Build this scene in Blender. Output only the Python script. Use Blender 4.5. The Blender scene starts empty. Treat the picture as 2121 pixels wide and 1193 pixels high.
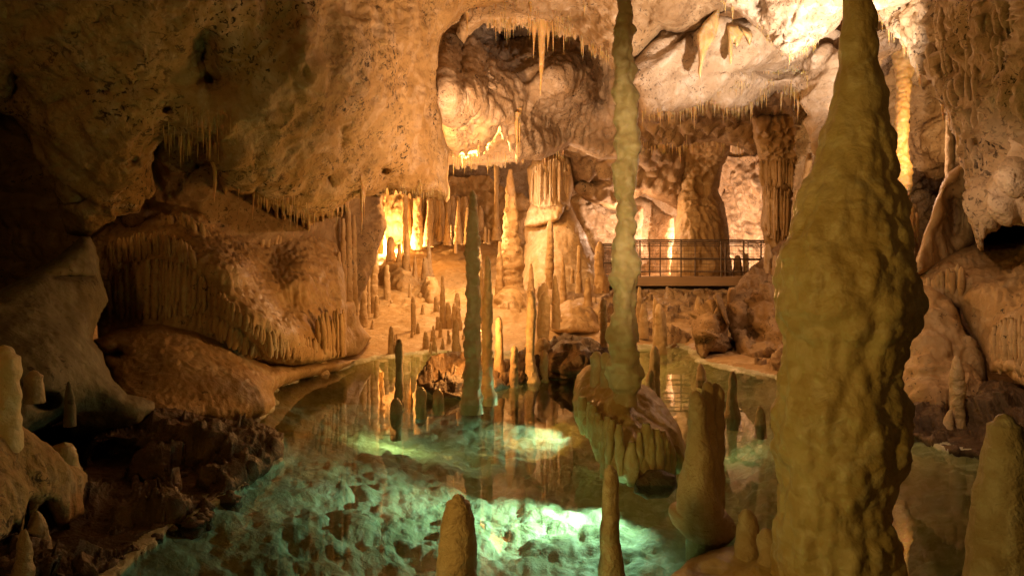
import bpy, math, random
import numpy as np
random.seed(7)
SC = bpy.context.scene
COL = SC.collection

# ------------------------------------------------------------------ camera
F, CX, CY, H = 1414.0, 1060.5, 560.0, 1.7     # focal length in photo pixels, principal column, horizon row, eye height above the water
cam = bpy.data.cameras.new("camera")
cam.sensor_width = 36.0
cam.lens = 36.0 * F / 2121.0
cam.shift_y = (CY - 596.5) / 2121.0
cam.clip_start, cam.clip_end = 0.05, 300
cam_ob = bpy.data.objects.new("camera", cam)
cam_ob.location = (0, 0, H)
cam_ob.rotation_euler = (math.radians(90), 0, 0)
COL.objects.link(cam_ob)
SC.camera = cam_ob

# ------------------------------------------------------------------ world: faint warm ambient fill added to the dark cave
W = bpy.data.worlds.new("World")
SC.world = W
W.use_nodes = True
bg = W.node_tree.nodes["Background"]
bg.inputs[0].default_value = (1.0, 0.60, 0.18, 1)
bg.inputs[1].default_value = 0.012

SC.view_settings.view_transform = 'Standard'
SC.view_settings.look = 'None'
SC.view_settings.exposure = 0.32
SC.view_settings.gamma = 1.0
SC.cycles.max_bounces = 7
SC.cycles.diffuse_bounces = 4
SC.cycles.glossy_bounces = 3
SC.cycles.transmission_bounces = 3
SC.cycles.transparent_max_bounces = 8
SC.cycles.sample_clamp_indirect = 3.0
SC.cycles.blur_glossy = 0.5
SC.cycles.caustics_reflective = False
SC.cycles.caustics_refractive = False


def P(px, py, d):
    """world point seen at photo pixel (px, py) at distance d in front of the camera"""
    px, py, d = np.asarray(px, float), np.asarray(py, float), np.asarray(d, float)
    return np.stack(np.broadcast_arrays((px - CX) / F * d, d, H + (CY - py) / F * d), axis=-1)


# ------------------------------------------------------------------ the cave's lamps (show-cave floodlights tucked behind the rocks, plus added fill lamps)
ORANGE = (1.0, 0.44, 0.11)
AMBER = (1.0, 0.53, 0.19)
WARM = (1.0, 0.60, 0.36)
WHITE = (1.0, 0.76, 0.58)
OLIVE = (1.0, 0.62, 0.14)
CYAN = (0.50, 1.0, 0.80)


def lamp(name, pos, power, col, radius=0.04, target=None, cone=160, blend=0.6):
    L = bpy.data.lights.new(name, 'SPOT' if target is not None else 'POINT')
    L.energy = power
    L.color = col
    L.shadow_soft_size = radius
    o = bpy.data.objects.new(name, L)
    pos = np.array(pos, float)
    o.location = pos
    if target is not None:
        L.spot_size = math.radians(cone)
        L.spot_blend = blend
        from mathutils import Vector
        dv = Vector(np.array(target, float) - pos)
        o.rotation_euler = dv.to_track_quat('-Z', 'Y').to_euler()
    COL.objects.link(o)
    return o


# far left chamber
lamp("floodlight", P(811, 520, 27.4), 1800, AMBER, 0.05)
lamp("floodlight", P(905, 470, 24.5), 130, ORANGE, 0.08)
lamp("floodlight", P(868, 352, 14.2), 200, ORANGE, 0.03)
lamp("floodlight", P(979, 690, 9.7), 110, ORANGE, 0.04)
lamp("floodlight", P(980, 455, 20.3), 260, AMBER, 0.04)
lamp("floodlight", P(1058, 425, 20.9), 120, WHITE, 0.04)
lamp("floodlight", P(1296, 455, 24.6), 200, WARM, 0.05)
# lamp inside the curtain of the dome
lamp("floodlight", P(985, 275, 17.15), 800, AMBER, 0.05)
lamp("floodlight", P(1050, 225, 17.0), 250, WARM, 0.05)
lamp("floodlight", P(980, 470, 11.0), 1500, (1.0, 0.56, 0.28), 0.04, P(1060, 150, 17), 70, 0.9)
# behind the walkway
lamp("floodlight", P(1300, 470, 27.5), 260, WARM, 0.06)
lamp("floodlight", P(1460, 540, 27.0), 1500, WARM, 0.06)
lamp("floodlight", P(1296, 430, 15.5), 420, AMBER, 0.06, P(1460, 420, 24), 70, 0.8)
# bright ceiling on the right, lamp behind the great column
lamp("floodlight", P(1745, 350, 9.5), 1700, WHITE, 0.10, P(1610, -10, 11.5), 94, 0.8)
lamp("floodlight", P(1292, 450, 9.2), 650, (1.0, 0.56, 0.30), 0.05, P(1010, 60, 11), 140, 0.8)
# right side chamber
lamp("floodlight", P(1966, 290, 12.8), 190, AMBER, 0.05, P(1868, 270, 14.6), 110, 0.8)
lamp("floodlight", P(1790, 330, 13.0), 130, WARM, 0.05)
# mid floor
lamp("floodlight", P(1290, 520, 13.0), 80, ORANGE, 0.04)
# right mounds
lamp("floodlight", P(1800, 330, 6.0), 85, WARM, 0.04, P(2040, 640, 7.5), 110, 0.8)
# left mounds, lamp tucked behind the overhang's lip
lamp("floodlight", P(585, 418, 9.35), 22, ORANGE, 0.04)
lamp("floodlight", P(245, 436, 8.25), 7, ORANGE, 0.12)
# lamps off to the left, then fill spots added behind the view
lamp("side_or_fill_lamp", (-3.0, 0.6, 1.5), 240, OLIVE, 0.15, (1.6, 3.8, 1.5), 66, 1.0)
lamp("side_or_fill_lamp", (-3.0, 2.2, 1.7), 4, OLIVE, 0.08, (-2.9, 4.0, 1.0), 60, 1.0)
lamp("side_or_fill_lamp", (-0.5, -6.0, 2.3), 480, (1.0, 0.48, 0.11), 0.25, (-1.3, 8, 3.2), 46, 1.0)  # unseen warm fill added for the rock on the left
lamp("side_or_fill_lamp", (0.2, -0.6, 2.3), 760, (1.0, 0.68, 0.30), 0.10, (1.0, 5.95, 2.4), 24, 0.9)  # unseen spot added to brighten the slender column
lamp("side_or_fill_lamp", (0.0, -0.6, 2.2), 200, (1.0, 0.58, 0.20), 0.10, (-0.5, 8.75, 1.7), 12, 0.9)  # unseen warm fill added for the twin columns
# under water: pool lamps, and downward fills added to brighten the bed
def pool_fill_down(pos, power, col):
    return lamp("pool_lamp_or_fill", pos, power, col, 0.02, np.array(pos) + [0, 0, -1], 166, 0.3)



_s = np.array([1.08, 6.45, -0.09])
lamp("pool_lamp_or_fill", _s, 230, CYAN, 0.02, (-0.75, 6.1, -0.85), 66, 1.0)
lamp("pool_lamp_or_fill", _s, 80, CYAN, 0.02, (0.45, 5.9, -0.60), 120, 1.0)
pool_fill_down(P(945, 1080, 3.35) * [1, 1, 0] + [0, 0, -0.2], 28, (0.72, 1.0, 0.55))
lamp("pool_lamp_or_fill", P(1200, 805, 9.6) * [1, 1, 0] + [0, 0, -0.1], 60, CYAN, 0.02, (0.1, 9.4, -0.5), 100, 0.6)
pool_fill_down(P(1455, 1110, 4.75) * [1, 1, 0] + [0, 0, -0.15], 3, CYAN)
pool_fill_down(P(820, 850, 8.25) * [1, 1, 0] + [0, 0, -0.12], 9, (0.72, 1.0, 0.50))
pool_fill_down(P(1515, 845, 8.1) * [1, 1, 0] + [0, 0, -0.12], 2, (0.72, 1.0, 0.50))


# ------------------------------------------------------------------ numpy noise
_rng = np.random.RandomState(11)
_PERM = _rng.permutation(256)
_PERM = np.concatenate([_PERM, _PERM, _PERM])
_G = _rng.normal(size=(256, 3))
_G /= np.linalg.norm(_G, axis=1)[:, None]


def perlin(p):
    i = np.floor(p).astype(np.int64)
    f = p - i
    i &= 255
    u = f * f * f * (f * (f * 6 - 15) + 10)
    out = 0
    for dx in (0, 1):
        wx = u[:, 0] if dx else 1 - u[:, 0]
        hx = _PERM[i[:, 0] + dx]
        for dy in (0, 1):
            wy = u[:, 1] if dy else 1 - u[:, 1]
            hy = _PERM[hx + i[:, 1] + dy]
            for dz in (0, 1):
                wz = u[:, 2] if dz else 1 - u[:, 2]
                g = _G[_PERM[hy + i[:, 2] + dz]]
                out = out + wx * wy * wz * (g[:, 0] * (f[:, 0] - dx) + g[:, 1] * (f[:, 1] - dy) + g[:, 2] * (f[:, 2] - dz))
    return out * 1.5


def fbm(p, octaves=4, gain=0.5, ridged=False):
    a, s, tot = 1.0, 0.0, 0.0
    q = np.array(p, float)
    for k in range(octaves):
        n = perlin(q)
        if ridged:
            n = 1 - 2.2 * np.abs(n)
        s = s + a * n
        tot += a
        a *= gain
        q = q * 2.03 + 17.3
    return s / tot


def cells(p):
    """distance to nearest random feature point on a unit 3-D lattice (rounded lumps)"""
    i = np.floor(p).astype(np.int64)
    best = np.full(len(p), 9.0)
    for dx in (-1, 0, 1):
        for dy in (-1, 0, 1):
            for dz in (-1, 0, 1):
                c = i + (dx, dy, dz)
                h = _PERM[_PERM[_PERM[c[:, 0] & 255] + (c[:, 1] & 255)] + (c[:, 2] & 255)]
                fp = c + 0.5 + 0.42 * _G[h]
                best = np.minimum(best, ((p - fp) ** 2).sum(1))
    return np.sqrt(best)


def facets(p):
    """broken blocks: every cell of rock gets its own height and tilted face"""
    i = np.floor(p).astype(np.int64)
    best = np.full(len(p), 9.0); out = np.zeros(len(p))
    for dx in (-1, 0, 1):
        for dy in (-1, 0, 1):
            for dz in (-1, 0, 1):
                c = i + (dx, dy, dz)
                h = _PERM[_PERM[_PERM[c[:, 0] & 255] + (c[:, 1] & 255)] + (c[:, 2] & 255)]
                r = p - (c + 0.5 + 0.42 * _G[h])
                d2 = (r ** 2).sum(1)
                m = d2 < best
                best[m] = d2[m]
                out[m] = (_G[(h + 71) % 256, 0] * 0.6 + (r * _G[(h + 31) % 256]).sum(1) * 0.9)[m]
    return out


def displacement(p, layers, seed=0):
    """layers: (kind, size in m, height in m, octaves)"""
    out = np.zeros(len(p))
    for kind, size, amp, oc in layers:
        q = p / size + seed * 3.71
        if kind == 'fbm':
            out += amp * fbm(q, oc)
        elif kind == 'ridge':
            out += amp * fbm(q, oc, ridged=True)
        elif kind == 'pit':                      # dark little cavities
            n = fbm(q, oc)
            out -= amp * np.clip((n - 0.22) / 0.25, 0, 1)
        elif kind == 'flute':                    # vertical ribs of flowstone
            w = perlin(p / (size * 6) + 5.1)[:, None] * 0.9
            n = fbm(q * (1, 1, 0.10) + w, oc)
            out += amp * (1 - 2.4 * np.abs(n))
        elif kind == 'diag':                     # slanted bedding
            qq = np.stack([q[:, 0] * 0.25 + q[:, 2] * 0.25, q[:, 1] * 0.5, q[:, 2] - q[:, 0] * 0.55], 1)
            out += amp * fbm(qq, oc, ridged=True)
        elif kind == 'ledge':                    # terraces: steep lip, flat shelf
            z = q[:, 2] + 0.7 * fbm(p / (size * 3.0), 2) + 0.25 * fbm(p / (size * 0.7), 2)
            fr = z - np.floor(z)
            out += amp * (np.where(fr < 0.75, (0.75 - fr) / 0.75, (fr - 0.75) / 0.25) - 0.5)
        elif kind == 'lump':                     # cave-popcorn knobs
            out += amp * (0.6 - np.clip(cells(q), 0, 1.1))
        elif kind == 'drip':                     # long hanging drops leaning with the wall
            qq = np.stack([q[:, 0] + 0.35 * q[:, 2], q[:, 1], q[:, 2] * 0.28], 1)
            out += amp * (0.55 - np.clip(cells(qq + 0.25 * fbm(q, 2)[:, None]), 0, 1.0))
        elif kind == 'ring':                     # growth rings round a stalagmite
            w = fbm(p / (size * 2.5), 2)
            zz = np.stack([0.25 * q[:, 0], 0.25 * q[:, 1], q[:, 2] + 0.8 * w], 1)
            out += amp * fbm(zz, oc)
        elif kind == 'facet':
            out += amp * facets(q + 0.15 * fbm(p / (size * 0.4), 2)[:, None])
        elif kind == 'droop':                    # lumps drawn out downward
            out += amp * (0.6 - np.clip(cells(q * (1, 1, 0.5)), 0, 1.1))
    return out


# ------------------------------------------------------------------ mesh plumbing
def make_mesh(name, v, quads=None, tris=None, smooth=True):
    me = bpy.data.meshes.new(name)
    nq = 0 if quads is None else len(quads)
    nt = 0 if tris is None else len(tris)
    me.vertices.add(len(v))
    me.vertices.foreach_set("co", np.asarray(v, np.float32).ravel())
    idx = []
    if nq: idx.append(np.asarray(quads, np.int32).ravel())
    if nt: idx.append(np.asarray(tris, np.int32).ravel())
    idx = np.concatenate(idx)
    me.loops.add(len(idx))
    me.loops.foreach_set("vertex_index", idx)
    me.polygons.add(nq + nt)
    st = np.concatenate([np.arange(nq) * 4, nq * 4 + np.arange(nt) * 3]).astype(np.int32)
    me.polygons.foreach_set("loop_start", st)
    me.update(calc_edges=True)
    me.validate()
    me.polygons.foreach_set("use_smooth", np.full(nq + nt, smooth))
    return me


def link(name, me, mat, parent=None, loc=(0, 0, 0), **props):
    o = bpy.data.objects.new(name, me)
    if me is not None and mat is not None and not me.materials:
        me.materials.append(mat)
    o.location = loc
    if parent is not None:
        o.parent = parent
    for k, val in props.items():
        o[k] = val
    COL.objects.link(o)
    return o


def place(name, parts, mat, origin=None, parent=None, **props):
    """parts: list of (verts, quads); joined into one mesh whose origin sits at its base"""
    vs, qs, n = [], [], 0
    for v, q in parts:
        vs.append(v); qs.append(q + n); n += len(v)
    v = np.concatenate(vs)
    if origin is None:
        lo, hi = v.min(0), v.max(0)
        origin = np.array([(lo[0] + hi[0]) / 2, (lo[1] + hi[1]) / 2, lo[2]])
    me = make_mesh(name, v - origin, np.concatenate(qs))
    return link(name, me, mat, parent, tuple(origin), **props)


def thing(name, parts, mat, label, cat, group=None):
    kw = dict(label=label, category=cat)
    if group: kw['group'] = group
    return place(name, parts, mat, **kw)


def structure(name, parts, mat):
    return place(name, parts, mat, origin=np.zeros(3), kind='structure')


def vnormals(v, q):
    a = v[q[:, 2]] - v[q[:, 0]]
    b = v[q[:, 3]] - v[q[:, 1]]
    fn = np.cross(a, b)
    n = np.zeros_like(v)
    for k in range(4):
        for c in range(3):
            n[:, c] += np.bincount(q[:, k], fn[:, c], minlength=len(v))
    return n / (np.linalg.norm(n, axis=1)[:, None] + 1e-12)


# ------------------------------------------------------------------ rock masses: outline + depths -> a rounded solid
def roughen(poly, amp, seed, seg=6.0):
    out = []
    rs = np.random.RandomState(seed)
    n = len(poly)
    for k in range(n):
        a, b = np.array(poly[k], float), np.array(poly[(k + 1) % n], float)
        L = np.hypot(*(b - a))
        m = max(1, min(60, int(L / seg)))
        nrm = np.array([-(b - a)[1], (b - a)[0]]) / (L + 1e-9)
        ph = rs.rand(3) * 6.28
        for j in range(m):
            t = j / m
            w = math.sin(math.pi * t)
            o = amp * w * (0.6 * math.sin(ph[0] + t * L / 21) + 0.5 * math.sin(ph[1] + t * L / 9.0) + 0.5 * rs.randn() * 0.7)
            out.append(a + (b - a) * t + nrm * o)
    return np.array(out)


def teeth(path, n, length, seed=0, gap=0.35):
    """a ragged dripping edge along path: shallow gaps between drooping tips"""
    rs = np.random.RandomState(seed)
    path = np.array(path, float)
    s = np.concatenate([[0], np.cumsum(np.hypot(*np.diff(path, axis=0).T))])
    out = []
    ts = (np.arange(n) + 0.2 + 0.6 * rs.rand(n)) / n * s[-1]
    w = s[-1] / n
    for t in ts:
        L = length * (0.35 + 0.9 * rs.rand())
        for dt, dy in ((-0.40 * w, 0), (-0.18 * w, 0.75 * L), (0, L), (0.17 * w, 0.75 * L), (0.40 * w, 0.0)):
            tt = min(max(t + dt, 0), s[-1])
            out.append((np.interp(tt, s, path[:, 0]), np.interp(tt, s, path[:, 1]) + dy))
    return out


def sdist(x, y, poly):
    """signed distance (positive inside) and nearest boundary point"""
    n = len(x)
    best = np.full(n, 1e18)
    bx, by = np.zeros(n), np.zeros(n)
    ins = np.zeros(n, bool)
    q = np.roll(poly, -1, axis=0)
    for a, b in zip(poly, q):
        dx, dy = b - a
        L2 = dx * dx + dy * dy + 1e-12
        t = np.clip(((x - a[0]) * dx + (y - a[1]) * dy) / L2, 0, 1)
        cx, cy = a[0] + t * dx, a[1] + t * dy
        dd = (x - cx) ** 2 + (y - cy) ** 2
        m = dd < best
        best[m] = dd[m]; bx[m] = cx[m]; by[m] = cy[m]
        if a[1] != b[1]:
            c = ((a[1] > y) != (b[1] > y)) & (x < (b[0] - a[0]) * (y - a[1]) / (b[1] - a[1]) + a[0])
            ins ^= c
    return np.where(ins, 1, -1) * np.sqrt(best), bx, by


def rbf(ctrl, c=60.0):
    C = np.array(ctrl, float)
    n = len(C)
    r = np.sqrt(((C[:, None, :2] - C[None, :, :2]) ** 2).sum(-1) + c * c)
    A = np.zeros((n + 3, n + 3))
    A[:n, :n] = r
    A[:n, n] = 1; A[:n, n + 1:] = C[:, :2] / 500.0
    A[n:, :n] = A[:n, n:].T
    w = np.linalg.lstsq(A, np.concatenate([C[:, 2], np.zeros(3)]), rcond=None)[0]
    lo, hi = C[:, 2].min() * 0.85, C[:, 2].max() * 1.12

    def f(x, y):
        s = w[n] + w[n + 1] * x / 500.0 + w[n + 2] * y / 500.0
        for k in range(n):
            s = s + w[k] * np.sqrt((x - C[k, 0]) ** 2 + (y - C[k, 1]) ** 2 + c * c)
        return np.clip(s, lo, hi)
    return f


class Rock:
    def __init__(self, poly, ctrl, layers, step=4.0, edge=(40, 0.6), dents=(), rough=2.0, thick=1.0, seed=1, soft=60.0):
        poly = roughen(poly, rough, seed) if rough else np.array(poly, float)

        def lines(lo, hi, a, b):
            fine0, fine1 = max(lo, a), min(hi, b)
            parts = []
            if lo < fine0: parts.append(np.arange(lo, fine0, step * 6))
            if fine1 > fine0: parts.append(np.arange(fine0, fine1, step))
            if hi > max(fine1, lo): parts.append(np.arange(max(fine1, lo), hi, step * 6))
            parts.append([hi])
            return np.unique(np.concatenate(parts))
        x0, y0 = poly.min(0) - step
        x1, y1 = poly.max(0) + step
        xs, ys = lines(x0, x1, -60, 2180), lines(y0, y1, -60, 1250)
        X, Y = np.meshgrid(xs, ys)
        nx, ny = len(xs), len(ys)
        X, Y = X.ravel(), Y.ravel()
        sd, bx, by = sdist(X, Y, poly)
        idx = np.arange(nx * ny).reshape(ny, nx)
        q = np.stack([idx[:-1, :-1], idx[1:, :-1], idx[1:, 1:], idx[:-1, 1:]], -1).reshape(-1, 4)
        q = q[(sd[q] > 0).sum(1) >= 2]
        used = np.unique(q)
        remap = np.full(nx * ny, -1)
        remap[used] = np.arange(len(used))
        q = remap[q]
        X, Y, sd, bx, by = X[used], Y[used], sd[used], bx[used], by[used]
        out = sd < 0
        X[out], Y[out] = bx[out], by[out]
        sd = np.clip(sd, 0, None)
        D = rbf(ctrl, soft)(X, Y)
        if edge:
            t = np.clip(sd / edge[0], 0, 1)
            D = D + edge[1] * (1 - np.sqrt(np.clip(1 - (1 - t) ** 2, 0, 1)))
        for (px, py, rx, ry, a) in dents:
            g = np.exp(-(((X - px) / rx) ** 2 + ((Y - py) / ry) ** 2) ** 1.5)
            D = D + a * g
        v = P(X, Y, D)
        n = vnormals(v, q)
        view = v - np.array([0, 0, H])
        if (n * view).sum() > 0:
            q = q[:, ::-1]; n = -n
        att = np.clip(sd / min(edge[0] * 1.2, 20.0), 0, 1) if edge else np.ones(len(v))
        att = 0.15 + 0.85 * att * att * (3 - 2 * att)        # outlines keep their traced shape
        v = v + n * (att * displacement(v, layers, seed))[:, None]
        # skirt: the solid goes on behind its outline
        e = np.concatenate([q[:, [0, 1]], q[:, [1, 2]], q[:, [2, 3]], q[:, [3, 0]]])
        key = np.sort(e, 1)
        _, inv, cnt = np.unique(key[:, 0].astype(np.int64) * 10 ** 7 + key[:, 1], return_inverse=True, return_counts=True)
        be = e[cnt[inv] == 1]
        bv = np.unique(be)
        m2 = np.full(len(v), -1)
        m2[bv] = len(v) + np.arange(len(bv))
        ray = v[bv] - np.array([0, 0, H])
        ray /= np.linalg.norm(ray, axis=1)[:, None]
        back = v[bv] + ray * thick
        sk = np.stack([be[:, 1], be[:, 0], m2[be[:, 0]], m2[be[:, 1]]], 1)
        self.X, self.Y, self.front = X, Y, v
        self.v = np.concatenate([v, back])
        self.q = np.concatenate([q, sk])

    def at(self, px, py):
        k = np.argmin((self.X - px) ** 2 + (self.Y - py) ** 2)
        return self.front[k]

    @property
    def part(self):
        return (self.v, self.q)


# ------------------------------------------------------------------ dripstone turned about a wandering axis
def dripstone(prof, d, layers=None, seg=28, step=3.0, lump=0.10, seed=0, top='round', sink=0.12, flat=1.0):
    """prof: (row, left, right) down the thing, in photo pixels at distance d"""
    prof = sorted(prof)
    py = np.array([p[0] for p in prof], float)
    xc = np.array([(p[1] + p[2]) / 2 for p in prof], float)
    hw = np.array([(p[2] - p[1]) / 2 for p in prof], float)
    rows = np.arange(py[0], py[-1], step)
    rows = np.append(rows, py[-1])
    c, r = np.interp(rows, py, xc), np.interp(rows, py, hw)
    k = 5
    if len(rows) > 12:                                   # soften the corners of the traced outline
        ker = np.ones(k) / k
        c = np.convolve(np.pad(c, k // 2, 'edge'), ker, 'valid')
        r = np.convolve(np.pad(r, k // 2, 'edge'), ker, 'valid')
    if top == 'round':
        t = np.linspace(0, 1, 6)[:-1]
        cap = r[0] * 1.1
        rr = r[0] * np.sqrt(1 - (1 - t) ** 2)
        rows = np.concatenate([rows[0] + t * cap * 0.999, rows[rows > rows[0] + cap]])
        c2, r2 = np.interp(rows, np.linspace(py[0], py[-1], len(c)), c), np.interp(rows, np.linspace(py[0], py[-1], len(r)), r)
        r2[:5] = np.minimum(r2[:5], rr) + 0.15
        c, r = c2, r2
    m = d / F
    z = H + (CY - rows) * m
    x = (c - CX) * m
    r = r * m
    if sink:
        z = np.append(z, z[-1] - sink); x = np.append(x, x[-1]); r = np.append(r, r[-1] * 1.06)
    nr = len(z)
    a = np.arange(seg) / seg * 2 * np.pi
    ca, sa = np.cos(a), np.sin(a)
    V = np.zeros((nr, seg, 3))
    V[..., 0] = x[:, None] + r[:, None] * ca
    V[..., 1] = d + flat * r[:, None] * sa
    V[..., 2] = z[:, None]
    v = V.reshape(-1, 3)
    nrm = np.zeros((nr, seg, 3)); nrm[..., 0] = ca; nrm[..., 1] = sa
    nrm = nrm.reshape(-1, 3)
    R = np.repeat(r, seg)
    if layers is None:
        s = max(float(np.median(r)), 0.02)
        layers = [('fbm', s * 2.2, 0.30 * s, 2), ('ring', s * 0.8, (0.07 + 0.5 * lump) * s, 2), ('droop', s * 0.9, lump * s * 1.6, 1), ('lump', s * 0.35, 0.5 * lump * s, 1), ('fbm', s * 0.3, 0.4 * lump * s, 2)]
    dz = displacement(v, layers, seed + 1)
    v = v + nrm * np.clip((dz - dz.mean()) * np.clip(R / (np.median(R) + 1e-6), 0.35, 1.0), -0.6 * R, None)[:, None]
    idx = np.arange(nr * seg).reshape(nr, seg)
    q = np.stack([idx[:-1], idx[1:], np.roll(idx[1:], -1, 1), np.roll(idx[:-1], -1, 1)], -1).reshape(-1, 4)
    cap = idx[0]                                          # close the top
    v = np.concatenate([v, [v[cap].mean(0)]])
    return v, q, (cap, len(v) - 1)


def turned(prof, d, **kw):
    v, q, (cap, apex) = dripstone(prof, d, **kw)
    # fan of quads across the cap (pairs of ring edges share the apex)
    s = len(cap)
    fan = np.array([[cap[(k + 2) % s], cap[(k + 1) % s], cap[k], apex] for k in range(0, s, 2)])
    return v, np.concatenate([q, fan])


def pipes(rock, tops, bots, n, w, off=0.04, seed=0, seg=8, tip=0.35, step=6.0):
    """a row of dripping flowstone pipes fused to a rock face, between two traced lines"""
    rs = np.random.RandomState(seed + 300)
    out = []

    def at(path, t):
        path = np.array(path, float)
        s = np.concatenate([[0], np.cumsum(np.hypot(*np.diff(path, axis=0).T))]) 
        return np.interp(t * s[-1], s, path[:, 0]), np.interp(t * s[-1], s, path[:, 1])
    for k in range(n):
        t = (k + 0.15 + 0.7 * rs.rand()) / n
        (x0, y0), (x1, y1) = at(tops, t), at(bots, t)
        L = y1 - y0
        y1 = y1 - L * 0.35 * rs.rand() ** 2
        y0 = y0 + L * 0.25 * rs.rand() * (rs.rand() < 0.6)
        ww = w * rs.uniform(0.55, 1.25) * 0.5
        d = min(rock.at(x0, y0)[1], rock.at(x1, y1 - 4)[1], rock.at((x0 + x1) / 2, (y0 + y1) / 2)[1]) - off * rs.uniform(0.3, 1.5)
        xs = lambda f: x0 + (x1 - x0) * f
        ys = lambda f: y0 + (y1 - y0) * f
        prof = [(ys(f), xs(f) - ww * r, xs(f) + ww * r) for f, r in ((0, 0.25), (0.12, 0.8), (0.4, 1.0), (0.7, rs.uniform(0.75, 1.05)), (0.92, 0.75), (1.0, tip))]
        m = d / F
        out.append(turned(prof, d, seg=seg, step=min(step, L / 9), seed=k + seed, sink=0, top=None, layers=[('fbm', ww * m * 2.5, ww * m * 0.5, 2)]))
    return out


# ------------------------------------------------------------------ materials
def rock_material(name, base, dark, pale=None, rough=0.75, speck=0.0, speck_col=(0.03, 0.018, 0.01), streak=0.0, bump=0.5, grain=38.0,
                  patch=0.9, sss=0.0, spec=0.35, gloss_patch=0.0):
    m = bpy.data.materials.new(name)
    m.use_nodes = True
    nt = m.node_tree
    N, L = nt.nodes, nt.links
    bs = N["Principled BSDF"]
    tc = N.new("ShaderNodeTexCoord")
    geo = N.new("ShaderNodeNewGeometry")
    pos = geo.outputs["Position"]

    def noise(scale, detail=4.0, vec=None, distort=0.0, rough_=0.55):
        n = N.new("ShaderNodeTexNoise")
        n.inputs["Scale"].default_value = scale
        n.inputs["Detail"].default_value = detail
        n.inputs["Roughness"].default_value = rough_
        n.inputs["Distortion"].default_value = distort
        L.new(vec if vec is not None else pos, n.inputs["Vector"])
        return n.outputs["Fac"]

    def ramp(fac, lo, hi):
        r = N.new("ShaderNodeMapRange")
        r.inputs["From Min"].default_value = lo
        r.inputs["From Max"].default_value = hi
        L.new(fac, r.inputs["Value"])
        return r.outputs["Result"]

    def mix(fac, a, b, mode='MIX'):
        x = N.new("ShaderNodeMix"); x.data_type = 'RGBA'; x.blend_type = mode
        for s, val in ((x.inputs[0], fac), (x.inputs[6], a), (x.inputs[7], b)):
            if hasattr(val, 'links') or hasattr(val, 'is_linked'): L.new(val, s)
            elif isinstance(val, tuple): s.default_value = (*val, 1)
            else: s.default_value = val
        return x.outputs[2]

    c = mix(ramp(noise(patch, 5, distort=0.6), 0.36, 0.62), base, dark)
    if pale:
        c = mix(ramp(noise(patch * 2.7, 6, distort=1.2), 0.48, 0.68), c, pale)
    c = mix(ramp(noise(7.0, 6), 0.30, 0.75), c, mix(0.45, c, dark))
    if streak:
        mp = N.new("ShaderNodeMapping"); mp.inputs["Scale"].default_value = (9, 9, 0.9)
        L.new(pos, mp.inputs["Vector"])
        sm = N.new("ShaderNodeMath"); sm.operation = 'MULTIPLY'; sm.inputs[1].default_value = streak
        L.new(ramp(noise(1.0, 5, mp.outputs["Vector"], 0.4), 0.42, 0.62), sm.inputs[0])
        c = mix(sm.outputs[0], c, dark)
    if speck:
        mu = N.new("ShaderNodeMath"); mu.operation = 'MULTIPLY'
        L.new(ramp(noise(16.0, 7, distort=0.8, rough_=0.65), 0.60 - 0.05 * speck, 0.66 - 0.05 * speck), mu.inputs[0])
        L.new(ramp(noise(1.3, 3), 0.40, 0.62), mu.inputs[1])
        c = mix(mu.outputs[0], c, speck_col)
    L.new(c, bs.inputs["Base Color"])
    bs.inputs["Roughness"].default_value = rough
    bs.inputs["Specular IOR Level"].default_value = spec
    if gloss_patch:
        r = N.new("ShaderNodeMapRange")
        r.inputs["From Min"].default_value = 0.45; r.inputs["From Max"].default_value = 0.6
        r.inputs["To Min"].default_value = rough; r.inputs["To Max"].default_value = gloss_patch
        L.new(noise(2.2, 4), r.inputs["Value"])
        L.new(r.outputs["Result"], bs.inputs["Roughness"])
    if sss:
        bs.inputs["Subsurface Weight"].default_value = sss
        bs.inputs["Subsurface Radius"].default_value = (1.0, 0.55, 0.18)
        bs.inputs["Subsurface Scale"].default_value = 0.035
    b1 = N.new("ShaderNodeBump"); b1.inputs["Strength"].default_value = bump; b1.inputs["Distance"].default_value = 0.03
    L.new(noise(grain, 8, rough_=0.62), b1.inputs["Height"])
    b2 = N.new("ShaderNodeBump"); b2.inputs["Strength"].default_value = bump; b2.inputs["Distance"].default_value = 0.10
    L.new(noise(grain * 0.22, 6, distort=0.5), b2.inputs["Height"])
    L.new(b2.outputs["Normal"], b1.inputs["Normal"])
    L.new(b1.outputs["Normal"], bs.inputs["Normal"])
    return m


def plain_material(name, col, rough=0.5, metal=0.0, scale=20.0):
    m = bpy.data.materials.new(name); m.use_nodes = True
    nt = m.node_tree; bs = nt.nodes["Principled BSDF"]
    n = nt.nodes.new("ShaderNodeTexNoise"); n.inputs["Scale"].default_value = scale; n.inputs["Detail"].default_value = 6
    r = nt.nodes.new("ShaderNodeValToRGB")
    r.color_ramp.elements[0].color = (*[x * 0.6 for x in col], 1); r.color_ramp.elements[1].color = (*col, 1)
    nt.links.new(n.outputs["Fac"], r.inputs[0]); nt.links.new(r.outputs[0], bs.inputs["Base Color"])
    bs.inputs["Roughness"].default_value = rough; bs.inputs["Metallic"].default_value = metal
    return m


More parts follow.
